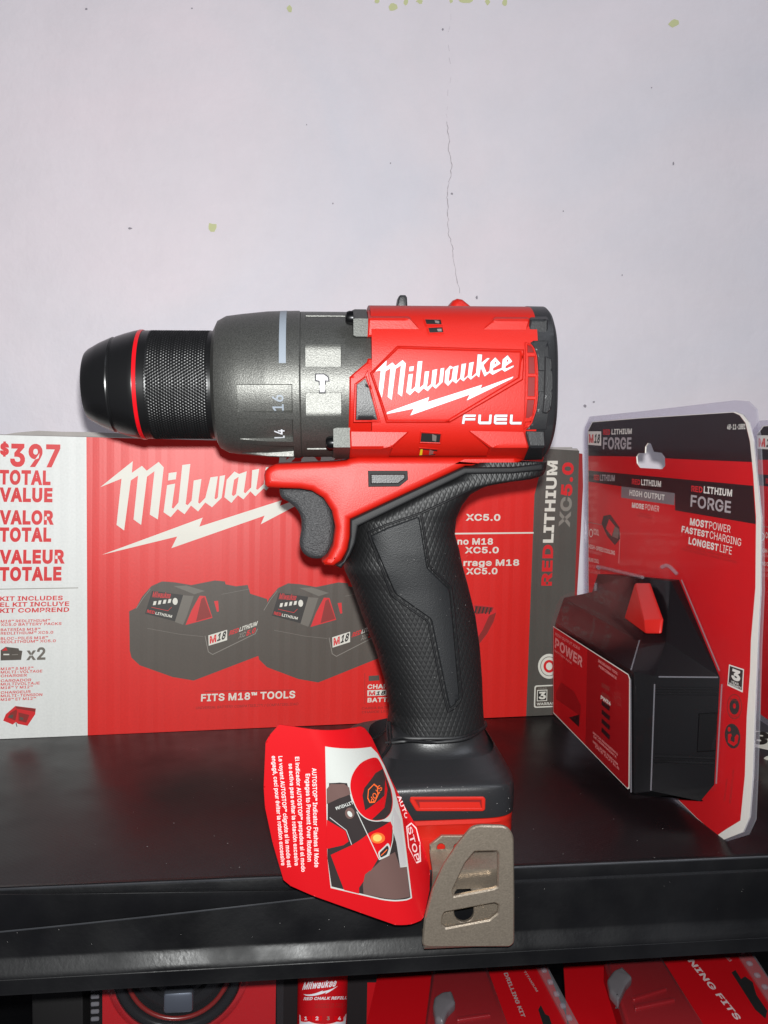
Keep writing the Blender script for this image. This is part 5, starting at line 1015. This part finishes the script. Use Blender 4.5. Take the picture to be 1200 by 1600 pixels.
m = MB(); plate(m, [L([(848, 557), (859, 561.5), (861, 580), (861.5, 610), (859, 640), (852, 647), (844.5, 645.5), (846.5, 620)], -27)], gcap, .9, .4, 1, 1.2); child(D(m, 'cap_panel', black_plastic, 30), rc)
# lower body with trigger guard
LB = [(413.5, 742), (415.5, 735), (421, 729), (432, 724.5), (520, 721), (540, 719), (546, 716), (560, 714), (800, 714), (815, 718), (800, 727), (724, 728), (547, 810), (546.5, 838), (542, 858), (533, 874), (521, 882), (507, 881), (502.5, 875), (512, 867), (520, 850), (523.5, 822), (518, 797), (505, 777), (487, 766), (470, 763), (440, 762), (419, 761), (414.5, 757)]
m = MB(); prism(m, L(LB, -14), -19.5, 19.5, 2.4, seg=4); lbo = D(m, 'lower_body', red_plastic, 40)
# direction button
bt_ = [(577.5, 738), (634.5, 738), (635, 748), (623, 757.5), (578, 758)]
m = MB(); plate(m, [inset(ccw(L(bt_, -21)), -.55)], flat(-21), .18, .1, .2, 0); child(D(m, 'button_recess', dark_hole), lbo)
m = MB(); plate(m, [L([(579, 740.5), (633, 740.5), (633.2, 747.5), (622.2, 756), (579.5, 756.5)], -21.5)], flat(-21), .75, .35, .3, 0); D(m, 'direction_button', black_plastic)
# trigger
TG = [(437, 760), (470, 760), (498, 764), (515, 785), (523, 815), (521, 845), (514, 862), (506, 871.5), (490, 872.5), (478, 868), (470, 858), (467.5, 845), (471.5, 826), (470.5, 806), (463.5, 794), (452, 784), (441, 779), (437, 771)]
m = MB(); prism(m, L(smooth(TG, 1), -6), -9.5, 9.5, 2.2, seg=4); D(m, 'trigger', trigger_m, 60)
# grip
rows = [(722, 736, 851, 21.5, 6), (733, 717, 851, 21.5, 6), (742, 703, 847, 21.6, 5.5), (748, 693, 835, 21.7, 5), (753, 682, 795, 21.7, 4.6), (760, 667, 757, 21.7, 4.4), (772, 641, 736, 21.6, 4.0), (790, 602, 724, 21.4, 3.6), (812, 552, 716, 21.0, 3.4), (837, 548, 714, 20.6, 3.2), (857, 545, 716, 20.3, 3.0), (870, 541, 718.5, 20, 2.9), (880, 537, 721, 19.8, 2.8), (889, 538, 723.5, 19.6, 2.7), (897, 542, 726, 19.4, 2.6), (913, 549.5, 730.5, 19, 2.5), (963, 567, 743, 18.3, 2.4), (1013, 587, 750, 17.8, 2.4), (1063, 601.5, 753.5, 17.4, 2.4), (1107, 609.5, 755, 17.2, 2.4), (1135, 607, 757, 17.4, 2.4)]
rz = []
for py, xl_, xr_, hy, n in rows:
    yy = -hy*.55 if n > 3 else -3
    a = DF.loc(xl_, py, yy); b = DF.loc(xr_, py, yy); rz.append(((a[1]+b[1])/2, a[0], b[0], hy, n))
rz.sort()
def grow(z):
    if z <= rz[0][0]: return rz[0][1:]
    if z >= rz[-1][0]: return rz[-1][1:]
    for p_, q_ in zip(rz, rz[1:]):
        if p_[0] <= z <= q_[0]:
            t = (z-p_[0])/(q_[0]-p_[0]); return tuple(u+(v-u)*t for u, v in zip(p_[1:], q_[1:]))
def ggrip(x, z):
    a, b, hy, n = grow(z); q = min(.99, abs((x-(a+b)/2)/((b-a)/2))); return -hy*(1-q**n)**(1/n)
m = MB(); R = []
zs = [rz[0][0]+(rz[-1][0]-rz[0][0])*k/130 for k in range(131)]
for z in zs:
    a, b, hy, n = grow(z); cx = (a+b)/2; hx = (b-a)/2; ring = []
    for k in range(72):
        t = 2*math.pi*k/72; c, s_ = math.cos(t), math.sin(t)
        ring.append((cx+hx*math.copysign(abs(c)**(2/n), c), hy*math.copysign(abs(s_)**(2/n), s_), z))
    R.append(ring)
m.loft(R); gp = D(m, 'grip', grip_tex, 50)
m = MB(); SP = [(578, 837), (604, 824), (653, 806), (655.5, 816), (667.5, 887), (704, 922), (708, 960), (720, 1094), (712, 1103), (703.5, 1110), (699, 1090), (673.5, 968), (617, 928)]
def gsp(x, z): return ggrip(x, z)
plate(m, [L(rounded(SP, 4), -19)], gsp, .55, .45, .6, 1.6); child(D(m, 'smooth_panel', grip_smooth, 40), gp)
m = MB()
def band(P, wd):
    o_ = L(P, -20); i_ = inset(ccw(o_), wd); return [o_, i_]
plate(m, band(rounded([(573, 832), (603, 818), (658, 799), (661.5, 815), (672.5, 884), (709, 919), (714, 958), (726, 1096), (714, 1111), (701, 1118), (693, 1090), (668, 973), (611, 933)], 4), .8), ggrip, .5, .25, .5, 1.6)
plate(m, [L([(655, 800), (735, 763), (737, 766), (656, 804)], -20)], ggrip, .6, .25, .4, 1.6)
child(D(m, 'grip_ridge', grip_edge, 40), gp)
m = MB(); prism(m, L([(547.5, 812), (724.5, 730), (800, 729.5), (848, 724), (849, 735), (800, 740), (728, 741), (560, 822), (555.5, 848), (547, 868), (533, 888), (524, 883.5), (536, 876), (543.5, 858), (547, 838)], -22), -22.4, -14, .7); child(D(m, 'grip_border', grip_edge, 40), gp)
# foot and red battery base
frw = [(1128, 608, 756, 17, 2.4), (1145, 606, 759, 17.6, 2.5), (1160, 600, 765, 19.5, 2.7), (1172, 591, 775, 23, 3.0), (1185, 581, 785, 27, 3.4), (1198, 570, 793, 31, 4.0), (1210, 560, 800, 34.6, 4.8), (1219, 553, 805, 37, 5.5), (1226, 551, 808.5, 38, 6.5), (1240, 549, 809.5, 38.3, 7), (1262, 548, 809, 38.3, 7), (1271, 548, 808, 38.2, 7)]
def frings(rows_, zend=None):
    R = []; Z = []
    for i, (py, xl_, xr_, hy, n) in enumerate(rows_):
        yy = -hy*.86 if n > 3.2 else -hy*.3
        a = DF.loc(xl_, py, yy); b = DF.loc(xr_, py, yy); z = (a[1]+b[1])/2
        if zend is not None and i == len(rows_)-1: z = zend
        cx = (a[0]+b[0])/2; hx = (b[0]-a[0])/2; ring = []
        for k in range(96):
            t = 2*math.pi*k/96; c, s_ = math.cos(t), math.sin(t)
            ring.append((cx+hx*math.copysign(abs(c)**(2/n), c), hy*math.copysign(abs(s_)**(2/n), s_), z))
        R.append(ring)
    return R
def dense(rows_, k=4):
    out = []
    for i in range(len(rows_)-1):
        p0 = rows_[max(0, i-1)]; p1 = rows_[i]; p2 = rows_[i+1]; p3 = rows_[min(len(rows_)-1, i+2)]
        for j in range(k):
            t = j/k; out.append(tuple(p1[q]+(p2[q]-p1[q])*t if q == 0 else .5*((2*p1[q])+(p2[q]-p0[q])*t+(2*p0[q]-5*p1[q]+4*p2[q]-p3[q])*t*t+(3*p1[q]-p0[q]-3*p2[q]+p3[q])*t**3) for q in range(5)))
    out.append(rows_[-1]); return out
m = MB(); m.loft(frings(dense(frw))); ft = D(m, 'foot', mat('foot_black', srgb(32, 32, 34), .36, grain=.35, gscale=2000, gdist=.00012), 45)
m = MB(); bs = [(1272.5, 551, 806, 37.4, 7), (1279, 551, 806.5, 37.6, 7), (1281, 551, 806, 37.2, 7), (1300, 551, 805.5, 37.2, 7), (1302, 551, 805, 37.7, 7), (1340, 551, 804.5, 37.7, 7), (1373, 552, 804, 37.4, 7)]
m.loft(frings(bs, zb)); bs_ = D(m, 'battery_base', red_base, 40)
m = MB(); plate(m, [rounded(L([(641, 1244.5), (755, 1244), (758, 1247), (757.5, 1264), (754.5, 1266.5), (650, 1266.5), (640, 1250.5)], -38), .5), L([(648, 1249), (751.7, 1249), (752.2, 1261.5), (655.5, 1261.5)], -38)], flat(-38.3), .45, .25, .5, 0)
V_, F_ = fill2d([L([(647, 1248.4), (752.5, 1248.4), (753, 1262), (655, 1262)], -38)]); m.add([(x, -38.32, z) for x, z in V_], F_, 1)
V_, F_ = fill2d([L([(655, 1252.5), (749, 1252.5), (751.5, 1261.4), (656, 1261.4)], -38)]); m.add([(x, -38.4, z) for x, z in V_], F_, 0)
child(D(m, 'rail_mark', [red_base, red_dark], weld=-1), ft)
m = MB()
for _ in range(60):
    px, py = random.uniform(600, 800), random.uniform(1215, 1270)
    if 636 < px < 762 and 1240 < py < 1269: continue
    x, z = DF.loc(px, py, -38.4); r = random.uniform(.04, .11)
    if py > 1228: m.add([(x+r*math.cos(k*1.57+.4), -38.42, z+r*math.sin(k*1.57+.4)) for k in range(4)], [(0, 1, 2, 3)])
for _ in range(45):
    x, z = DF.surf(random.uniform(625, 735), random.uniform(840, 1110), ggrip); r = random.uniform(.04, .1); y = ggrip(x, z)-.75
    m.add([(x+r*math.cos(k*1.57+.4), y, z+r*math.sin(k*1.57+.4)) for k in range(4)], [(0, 1, 2, 3)])
D(m, 'dust_specks', dust_m, weld=-1)['kind'] = 'stuff'
# belt clip: mounting leaf, bent leaf, folded front plate
yo = -53.0; yl = -46.2
OUT = [(737, 1293.5), (750, 1290.3), (785, 1291), (794, 1294), (800, 1301), (803, 1310), (804, 1400), (803.8, 1474), (797, 1480), (670, 1480.5), (661, 1478), (659.8, 1474), (663, 1437), (675.5, 1391), (693, 1353), (716, 1318.5)]
H1 = rounded([(742, 1331), (776, 1330.3), (778.3, 1334), (777.5, 1386), (772, 1389), (709, 1401), (707.5, 1391), (727, 1349)], 1.5); H2 = rounded([(695, 1426), (773, 1411.5), (779.5, 1414.5), (778, 1427), (765, 1437.5), (697, 1450.5), (690.5, 1445), (692, 1431.5)], 1.5)
m = MB(); plate(m, [rounded(L(OUT, yo), 1.3, 4), L(H1, yo), L(H2, yo)], flat(yo), 0, .45, 1.5, 0, 0, 0)
zl = DF.loc(725, 1476, yo)[1]; xa = DF.loc(664, 1476, yo)[0]; xb = DF.loc(800.5, 1476, yo)[0]
sweep_x(m, arc((yo+.75+yl+.75)/2, zl+1.5, (yl-yo)/2, 180, 360, 10), xa, xb, 1.5)
slot = oval(725, 1400.5, 14.8, 14.6, 24); slot = [p for p in slot if p[1] <= 1400.5]+[]
SLT = [(725+15*math.cos(math.radians(a)), 1401+15*math.sin(math.radians(a))) for a in range(180, 361, 15)]+[(725+15.5*math.cos(math.radians(a)), 1426+15.5*math.sin(math.radians(a))) for a in range(0, 181, 15)]
zm = [DF.loc(725, y, yl)[1] for y in (1392, 1378, 1368, 1358, 1350, 1342, 1336, 1330, 1306)]
x0 = DF.loc(675, 1390, yl)[0]; x1 = DF.loc(796, 1390, yl)[0]
plate(m, [L([(675, 1387), (796, 1387), (799, 1470), (662.5, 1470)], yl), L(SLT, yl)], flat(yl), 0, .3, 1.5, 0, 0, 0)
ym = -39.4
sweep_x(m, [(yl+.75, zm[0]+.8), (yl+.3, zm[1]), (yl-.9, zm[2]+1), (yl-1.0, zm[2]+2.2), (yl+1.0, zm[3]+1.2), (yl+3.6, zm[4]), (ym-.4, zm[4]+1.5), (ym, zm[5])], x0, x1, 1.5)
cb = D(m, 'belt_clip', bronze, 28)
m = MB(); MP = [(671, 1320), (690, 1305), (796, 1305), (798, 1342), (672.5, 1342)]
plate(m, [L(MP, ym), L(oval(689, 1323.5, 6.6, 6.6, 20), ym), L(oval(716, 1324, 7.5, 7.5, 20), ym)], flat(ym-.7), 0, .3, 1.4, 0)
sweep_x(m, [(ym-.9, zm[6]-1.2), (ym-1.7, zm[6]), (ym-1.7, zm[6]+.8), (ym-.8, zm[6]+1.9)], DF.loc(738, 1336, ym)[0], DF.loc(772, 1336, ym)[0], 1.2)
child(D(m, 'mounting_leaf', bronze, 28), cb)

# ------------------------------------------------------------------ hang tag on a black cord
TA = DF.loc(576, 1138, -48); TB = DF.loc(673, 1363, -48)
td = Vector((TB[0]-TA[0], TB[1]-TA[1])).normalized(); tn = Vector((td.y, -td.x))
if tn.x > 0: tn = -tn
def gtag(x, z):
    t = (x-TA[0])*tn.x+(z-TA[1])*tn.y; t = max(0, t); y = -57.0
    if t < 17: y += .85*(17-t)**2/17
    if t > 36: y += .012*(t-36)**2
    return y
to = (TA[0], -50, TA[1])
tg = empty('hang_tag', DF, to, 'curled red paper hang tag with a drill picture, hanging from the drill grip', 'tag')
TGO = [(436, 1132), (563, 1135), (570, 1138), (580, 1151), (594, 1181), (610, 1216), (633, 1261), (652, 1293), (667, 1338), (672, 1363), (671, 1391), (662, 1433), (658, 1438), (643, 1444), (617, 1445), (563, 1426), (493, 1401), (454, 1384), (443, 1375), (426, 1317), (414, 1261), (412, 1230), (415, 1160), (421, 1149)]
def LT(P): return [DF.surf(x, y, gtag) for x, y in P]
tag_red = mat('tag_red', srgb(178, 12, 20), .3, spec=.5); tag_white = mat('tag_white', srgb(172, 174, 170), .35); tag_grey = mat('tag_grey', srgb(164, 162, 162), .35); tag_blk = mat('tag_black', srgb(44, 38, 38), .3); tag_brn = mat('tag_brown', srgb(92, 70, 66), .35); tag_or = mat('tag_orange', srgb(226, 96, 40), .4); tag_glow = mat('tag_glow', srgb(250, 170, 90), .4); tag_ink = mat('tag_text', srgb(232, 200, 200), .4)
m = MB(); plate(m, [LT(TGO)], gtag, 0, 0, .4, .8, 0, 1); m.build('tag_card', [tag_red, tag_white], tg, 40, to)
pr = Print(DF, gtag, .08, .06, .8)
def tz(P): return [(400+x/4.286, 1130+y/4.286) for x, y in P]
WP = tz([(463, 155), (770, 158), (812, 200), (860, 285), (925, 440), (980, 640), (1045, 1170), (1010, 1185), (930, 1192), (830, 1180), (500, 1103), (478, 900)])
pr.poly(WP, tag_white, 0)
IN = tz([(473, 400), (490, 398), (480, 520), (478, 900), (506, 1092), (830, 1170), (930, 1182), (1008, 1175), (1035, 1165), (1010, 960), (965, 965), (940, 800), (900, 660), (760, 640), (640, 520), (610, 400), (560, 396)])
pr.poly(IN, tag_blk, 1)
pr.poly(tz([(473, 440), (500, 405), (590, 405), (640, 440), (640, 470), (560, 500), (474, 540)]), tag_brn, 2)
pr.poly(tz([(474, 645), (600, 720), (620, 790), (585, 815), (474, 840)]), tag_red, 2)
pr.poly(tz([(500, 880), (640, 815), (760, 730), (900, 655), (915, 690), (900, 850), (820, 900), (690, 1100), (690, 1140), (590, 1115), (545, 1000)]), tag_red, 2)
pr.poly(tz([(730, 1010), (850, 900), (930, 860), (965, 965), (1010, 960), (1030, 1160), (930, 1176), (720, 1142), (715, 1080)]), tag_brn, 2)
pr.poly(tz([(905, 640), (925, 560), (965, 640), (1005, 945), (965, 962), (940, 800)]), tag_grey, 3)
pr.line(tz([(495, 630), (605, 715), (640, 810)]), 1.2, tag_grey, 3)
q = tz([(530, 560), (640, 520), (524, 540)]); pr.text('LITHIUM', q[1], q[0], (q[1][0]+2.2, q[1][1]+4.6), tag_white, 3, .05)
pr.poly([(400+x/4.286, 1130+y/4.286) for x, y in oval(628, 600, 32, 38, 20)], tag_brn, 3); pr.poly([(400+x/4.286, 1130+y/4.286) for x, y in oval(628, 605, 14, 22, 14, -.6)], tag_white, 4)
# round inset with the stop light
CI = [(630, 470), (622, 400), (640, 330), (690, 260), (750, 228), (800, 216), (826, 232), (870, 330), (912, 440), (925, 520), (915, 600), (870, 648), (800, 660), (730, 640), (670, 580)]
CI = smooth(CI, 2); pr.poly(tz(CI), tag_white, 4); cxq, cyq = 772, 440
ci = [(cxq+(x-cxq)*.955, cyq+(y-cyq)*.965) for x, y in CI]; pr.poly(tz(ci), tag_red, 5)
pr.poly(tz([(835, 268), (860, 330), (900, 440), (912, 520), (900, 595), (862, 636), (800, 646), (775, 640), (860, 560), (880, 440), (858, 330)]), tag_blk, 6)
pr.poly(tz([(800, 330), (850, 300), (865, 370), (860, 480), (730, 580), (712, 480), (725, 430)]), tag_blk, 6)
oc = [(750, 440), (790, 400), (815, 420), (818, 480), (795, 528), (760, 530), (745, 500)]; oi = [(782+(x-782)*.84, 468+(y-468)*.86) for x, y in oc]
pr.poly([tz(oc), tz(oi)], tag_or, 7); q = tz([(758, 506), (838, 412), (750, 482)]); pr.text('STOP', (q[1][0]-3, q[1][1]-1), q[0], (q[1][0]+2.2, q[1][1]+5), tag_or, 7, .02)
pr.line(tz([(675, 590), (825, 910), (890, 880), (915, 780), (922, 620)]), 1.3, tag_white, 5)
pr.poly(tz(rounded([(815, 862), (885, 795), (900, 830), (885, 885), (830, 912)], 14)), tag_white, 5); pr.poly(tz(rounded([(826, 865), (880, 812), (890, 835), (876, 876), (834, 898)], 10)), tag_blk, 6); pr.line(tz([(838, 880), (876, 842)]), 1.2, tag_or, 7)
pr.poly(tz(oval(815, 765, 48, 36, 20)), tag_or, 6); pr.poly(tz(oval(812, 764, 30, 24, 18)), tag_glow, 7)
# vertical lettering: reads downwards, tops to the right
def VT(t, p0, p1, w_, b=.03): pr.text(t, p0, p1, (p0[0]+w_, p0[1]-.4), tag_ink, 1, b)
VT('AUTOSTOP™ Indicator Flashes if Mode', (487.5, 1200), (491.5, 1355), 6.8); VT('Engages to Prevent Over Rotation', (477.5, 1209), (480.5, 1346), 6.8)
VT('El indicador AUTOSTOP™ parpadea si el modo', (461, 1182.5), (471, 1362), 6.4); VT('se activa para evitar la rotación excesiva', (451, 1193), (460.5, 1352), 6.4)
VT('Le voyant AUTOSTOP™ clignote si le mode est', (435, 1181.5), (449, 1355), 6.4); VT('engagé, ceci pour éviter la rotation excessive', (424.5, 1181), (439.5, 1352), 6.4)
oc = tz([(1005, 690), (1040, 665), (1075, 700), (1100, 800), (1105, 925), (1075, 938), (1020, 830)]); cx_, cy_ = 645.5, 1316
pr.poly([oc, [(cx_+(x-cx_)*.84, cy_+(y-cy_)*.93) for x, y in oc]], tag_ink, 1)
q = tz([(1012, 700), (1068, 925)]); pr.text('STOP', q[0], q[1], (q[0][0]+7, q[0][1]-3), tag_ink, 1, .03); q = tz([(945, 490), (1000, 640)]); pr.text('AUTO', q[0], q[1], (q[0][0]+5, q[0][1]-3), tag_ink, 1, .03)
pr.build('printed_face', tg, to)
m = MB()
def gp_(px, py, d=.8):
    x, z = DF.surf(px, py, ggrip); return (x, ggrip(x, z)-d, z)
def gf_(px, py, y): return DF.at(px, py, y)
tube(m, [gf_(603, 1161, -19), gf_(622, 1159.5, -20.5), gf_(643, 1157.5, -21), gf_(672, 1160, -21.5), gf_(717, 1157, -21), gf_(740, 1149, -17), gf_(757.5, 1136, -8), gf_(759, 1131, 0)], .62)
tube(m, [gf_(603, 1163, -19.3), gf_(622, 1154, -19), gf_(656, 1154, -20.5), gf_(717, 1153, -20), gf_(745, 1142, -13), gf_(757, 1132, -5), gf_(758, 1128, 2)], .62)
tube(m, [gf_(606, 1128, -5), gf_(605.5, 1140, -9), gf_(606, 1152, -15), gf_(606.5, 1163, -20), gf_(601, 1175, -26), gf_(594, 1184, -32), gf_(588, 1196, -40)], .6)
tube(m, [gf_(609, 1129, -7), gf_(610, 1142, -11), gf_(611, 1156, -18), gf_(609, 1166, -22), gf_(600, 1178, -28), gf_(593, 1186, -34)], .6)
tube(m, [gf_(581, 1155, -43), gf_(592, 1149, -30), gf_(603, 1142, -12)], .25)
m.build('cord', cord_m, tg, 60, to)

# ------------------------------------------------------------------ goods on the shelf below
def slab(name, fr, P, y0, y1, mats, label, cat, grp=None, ch=.6):
    m = MB(); Q = [fr.loc(x, y, y0) for x, y in P]; prism(m, Q, y0, y1, ch); c = (sum(q[0] for q in Q)/len(Q), (y0+y1)/2, min(q[1] for q in Q))
    e = empty(name, fr, c, label, cat, grp); return e, m, c
GF = Frame(SF.O+SF.Y*42, SF.X)
# black box at the far left
e, m, c = slab('storage_box', GF, [(49, 1500), (129, 1497), (131, 1700), (51, 1700)], 40, 90, None, 'plain black box on the lower shelf, leftmost of the goods', 'box')
m.build('box_body', mat('dull_black', srgb(20, 18, 19), .6), e, off=c); 
m = MB(); q0 = GF.loc(52, 1530, 40); q1 = GF.loc(127, 1527, 40); m.box(q0[0], q1[0], 38.6, 40.2, q1[1]-1.5, q1[1]+1.5, .3); m.build('lid_edge', black_plastic, e, off=c)
# red card with a round black tool under clear plastic
zlow = -150
def upright(P, y0, y1): pass
e, m, c = slab('blister_pack', GF, [(160, 1470), (432, 1462), (428, 1800), (160, 1800)], 14, 15.2, None, 'red carded blister pack with round black tool and chrome block under clear plastic', 'blister pack', 'packaged goods on the lower shelf', 0)
m.build('card_backing', pack_red, e, off=c)
cx, cz = GF.loc(278, 1522, 2); m = MB(); ra = 21.5
def torus(m, cx, cy, cz, R0, r0, n=48, k=14, sy=1.0): m.loft([[(cx+(R0+r0*math.cos(2*math.pi*j/k))*math.cos(2*math.pi*i/n), cy+r0*sy*math.sin(2*math.pi*j/k), cz+(R0+r0*math.cos(2*math.pi*j/k))*math.sin(2*math.pi*i/n)) for j in range(k)] for i in range(n+1)], False, False)
torus(m, cx, 5, cz, 22.6, 2.2); m.build('tool_rim', black_gloss, e, off=c)
m = MB(); torus(m, cx, 4.5, cz, 19.2, .9); m.build('red_hoop', mat('hoop_red', srgb(110, 26, 24), .3), e, off=c)
m = MB(); m.loft([[(cx+r*math.cos(2*math.pi*k/40), y, cz+r*math.sin(2*math.pi*k/40)) for k in range(40)] for r, y in ((21, 12), (20.5, 7), (13, 6), (12, 8), (5, 8), (2, 7))]); m.build('tool_disc', black_gloss, e, off=c, angle=30)
m = MB(); a = GF.loc(256, 1548, 0); b = GF.loc(302, 1578, 0); m.box(a[0], b[0], -2, 6, b[1], a[1], 1.2); m.build('chrome_block', chrome, e, off=c)
m = MB(); m.loft([[(cx+r*math.cos(2*math.pi*k/40), y, cz+r*math.sin(2*math.pi*k/40)) for k in range(40)] for r, y in ((29, 13), (27, 4), (23, -1), (12, -3.2), (9, -4), (6, -3.4), (1, -3.8))])
x0, z0 = GF.loc(141, 1470, 13); x1, z1 = GF.loc(441, 1700, 13); m.box(x0, x1, 12.4, 13.4, z1, max(z0, -34), .2); m.build('clear_shell', plastic_clear, e, off=c)
m = MB()
for k in range(16):
    z = -36-k*3; m.box(x0+.4, x0+3.6, 11.4, 12.3, z, z+1.7, .5)
m.build('clear_seam', plastic_edge, e, off=c)
# tube with a red label on a black card
e, m, c = slab('bottle', GF, [(470, 1470), (544, 1468), (541, 1800), (467, 1800)], 8, 9, None, 'slim bottle with red label and grey cap hanging on the lower shelf', 'bottle', 'packaged goods on the lower shelf', 0)
a = GF.loc(466, 1560, 6); b = GF.loc(545, 1560, 6); cx = (a[0]+b[0])/2; rb = (b[0]-a[0])/2; yc = 12
zt = GF.loc(500, 1527, 0)[1]
m = MB(); m.loft([[(cx+r*math.cos(2*math.pi*k/40), yc+r*math.sin(2*math.pi*k/40), z) for k in range(40)] for r, z in ((rb, -150), (rb, zt), (rb*.98, zt+.6), (rb*.9, zt+2))]); m.build('bottle_body', pack_red, e, off=c)
m = MB(); m.loft([[(cx+r*math.cos(2*math.pi*k/40), yc+r*math.sin(2*math.pi*k/40), z) for k in range(40)] for r, z in ((rb*.86, zt+1), (rb*.86, zt+8), (rb*.6, zt+11))]); m.build('bottle_cap', smoke, e, off=c)
gb = lambda x, z: yc-math.sqrt(max(.4, rb*rb-(x-cx)**2))
pr = Print(GF, gb, .06, .04, 1.2)
pr.text('Milwaukee', (472, 1546.5), (525, 1541), (473.5, 1535), mark_white, 1, .05, .3); pr.poly([(474, 1553), (505, 1547), (503, 1549), (528, 1540), (508, 1553), (510, 1550), (478, 1555.5)], mark_white, 1)
pr.text('RED CHALK REFILL', (474, 1562.5), (542, 1561), (474.5, 1558), mark_white, 1, .05, .2); pr.text('RECARGA DE TIZA', (492, 1571), (536, 1570), (492, 1568), ink_dred, 1, .0); pr.text('RECHARGE DE CRAIE', (492, 1575), (536, 1574), (492, 1572), ink_dred, 1, .0)
pr.poly([(468, 1585), (541, 1583.5), (540, 1599), (468, 1600)], mark_white, 1)
for k in range(4):
    x = 470+k*17.5
    if k != 2: pr.poly([(x, 1587), (x+15.5, 1586.7), (x+15.5, 1595), (x, 1595.3)], card_red, 2)
    pr.text('1234'[k], (x+5.5, 1593.6), (x+10, 1593.5), (x+5.6, 1588), mark_white if k != 2 else ink_grey, 3, .04)
pr.build('bottle_label', e, off=c)
e, m, c = slab('hanging_card', GF, [(432, 1460), (602, 1456), (596, 1800), (434, 1800)], 26, 27, None, 'black and red product card behind the slim red bottle', 'card', 'packaged goods on the lower shelf', 0)
m.build('card_face', mat('card_dull_black', srgb(26, 20, 22), .5), e, off=c)
pr = Print(GF, flat(26), .06, .04); pr.poly([(574, 1535), (590, 1535), (588, 1640), (572, 1640)], pack_red, 0); pr.build('red_stripe', e, off=c)
m = MB(); x0, z0 = GF.loc(592, 1520, 22); x1, _ = GF.loc(611, 1520, 22)
m.box(x0, x1, 22, 22.8, -95, -34, .2)
for k in range(18): m.box(x0+1.0, x1-1.0, 21, 22, -94+k*3.2, -94+k*3.2+1.5, .5)
m.build('clear_edge', plastic_edge, e, off=c)
# two flat red cases in clear packs, lying face up
HF_O = Vector((0, 0, -72)); 
class Flat(Frame):
    """a lying sheet: local X along the shelf, local Z away from the viewer, y = downwards"""
    def __init__(s, O, X):
        s.O = Vector(O); s.X = Vector(X).normalized(); s.Z = Vector((0, 0, 1)).cross(s.X).normalized(); s.Y = s.Z.cross(s.X)
PF = Flat((0, 0, -72), SF.X)
def lay_case(card, border, latch, bodyp, title, tpos, hole, label, seam, extra):
    Q = [PF.loc(x, y, 0) for x, y in card]; c = (sum(q[0] for q in Q)/len(Q), 0, sum(q[1] for q in Q)/len(Q))
    e = empty('tool_case', PF, c, label, 'case', 'packaged goods on the lower shelf')
    m = MB(); prism(m, Q, 0, 3, 0); m.build('card_backing', pack_red, e, off=c)
    m = MB(); prism(m, [PF.loc(x, y, -6) for x, y in bodyp], -9, 76, 2.2); m.build('case_body', case_red, e, off=c)
    m = MB()
    for P in seam: prism(m, rounded([PF.loc(x, y, -9) for x, y in P], .8), -10.0, -8, .5)
    m.build('raised_rib', case_red, e, off=c)
    m = MB(); prism(m, rounded([PF.loc(x, y, -10) for x, y in latch], 1.2), -12.5, -8, 1.4); m.build('latch', smoke, e, off=c)
    pr = Print(PF, flat(0), .06, .05); pr.text(title[0], *tpos, title[1], 1, .05)
    for t, p in extra: pr.text(t, *p, pack_grey, 1, .03)
    if hole: pr.poly(hole, dark_hole, 1)
    pr.build('printed_card', e, off=c)
    m = MB(); prism(m, [PF.loc(x, y, 0) for x, y in border], -1.2, .5, .2)
    for k in range(7):
        t = k/6; x = border[0][0]*(1-t)+border[1][0]*t+9; y = border[0][1]*(1-t)+border[1][1]*t
        qx, qz = PF.loc(x, y, -1); m.box(qx-1.2, qx+1.2, -2.6, -1, qz-1.2, qz+1.2, .7)
    m.build('clear_edge', plastic_edge, e, off=c)
    m = MB(); prism(m, [PF.loc(x, y, -10) for x, y in bodyp], -11.5, -10.6, .2); m.build('clear_shell', plastic_clear, e, off=c)
lay_case([(600, 1480), (838, 1470), (905, 1640), (560, 1660)], [(831, 1500), (890, 1612), (908, 1612), (846, 1496)], [(678, 1566), (690, 1558), (706, 1556), (712, 1574), (700, 1586), (692, 1605), (680, 1600), (676, 1580)],
    [(676, 1512), (758, 1508), (800, 1625), (660, 1640)], ('DRILLING KIT', pack_grey), ((787, 1521), (815, 1590), (793, 1520)), [(841, 1578), (845, 1571), (852, 1585), (858, 1588), (864, 1606), (850, 1606)],
    'red tool case in a clear pack below the belt clip', [[(712, 1592), (765, 1585), (768, 1590), (714, 1598)]], [('TITANIUM', ((818, 1518), (838, 1550), (821, 1517)))])
lay_case([(878, 1470), (1150, 1455), (1275, 1640), (890, 1660)], [(1150, 1490), (1222, 1600), (1245, 1600), (1172, 1486)], [(948, 1538), (958, 1524), (972, 1518), (988, 1534), (978, 1545), (966, 1572), (952, 1556)],
    [(944, 1512), (1034, 1503), (1110, 1625), (985, 1640)], ('NING FITS', pack_white := mat('pack_text', srgb(196, 178, 180), .5)), ((1074, 1501), (1150, 1594), (1083, 1499)), [(1143, 1520), (1149, 1516), (1158, 1530), (1164, 1526), (1176, 1535), (1182, 1555), (1199, 1580), (1196, 1592), (1180, 1578)],
    'red tool case in a clear pack at lower right, lettered NING FITS', [[(985, 1560), (1040, 1545), (1043, 1549), (990, 1566)], [(990, 1572), (1052, 1561), (1056, 1566), (992, 1580)]], [('TOOLS', ((1130, 1493), (1140, 1503), (1134, 1491)))])
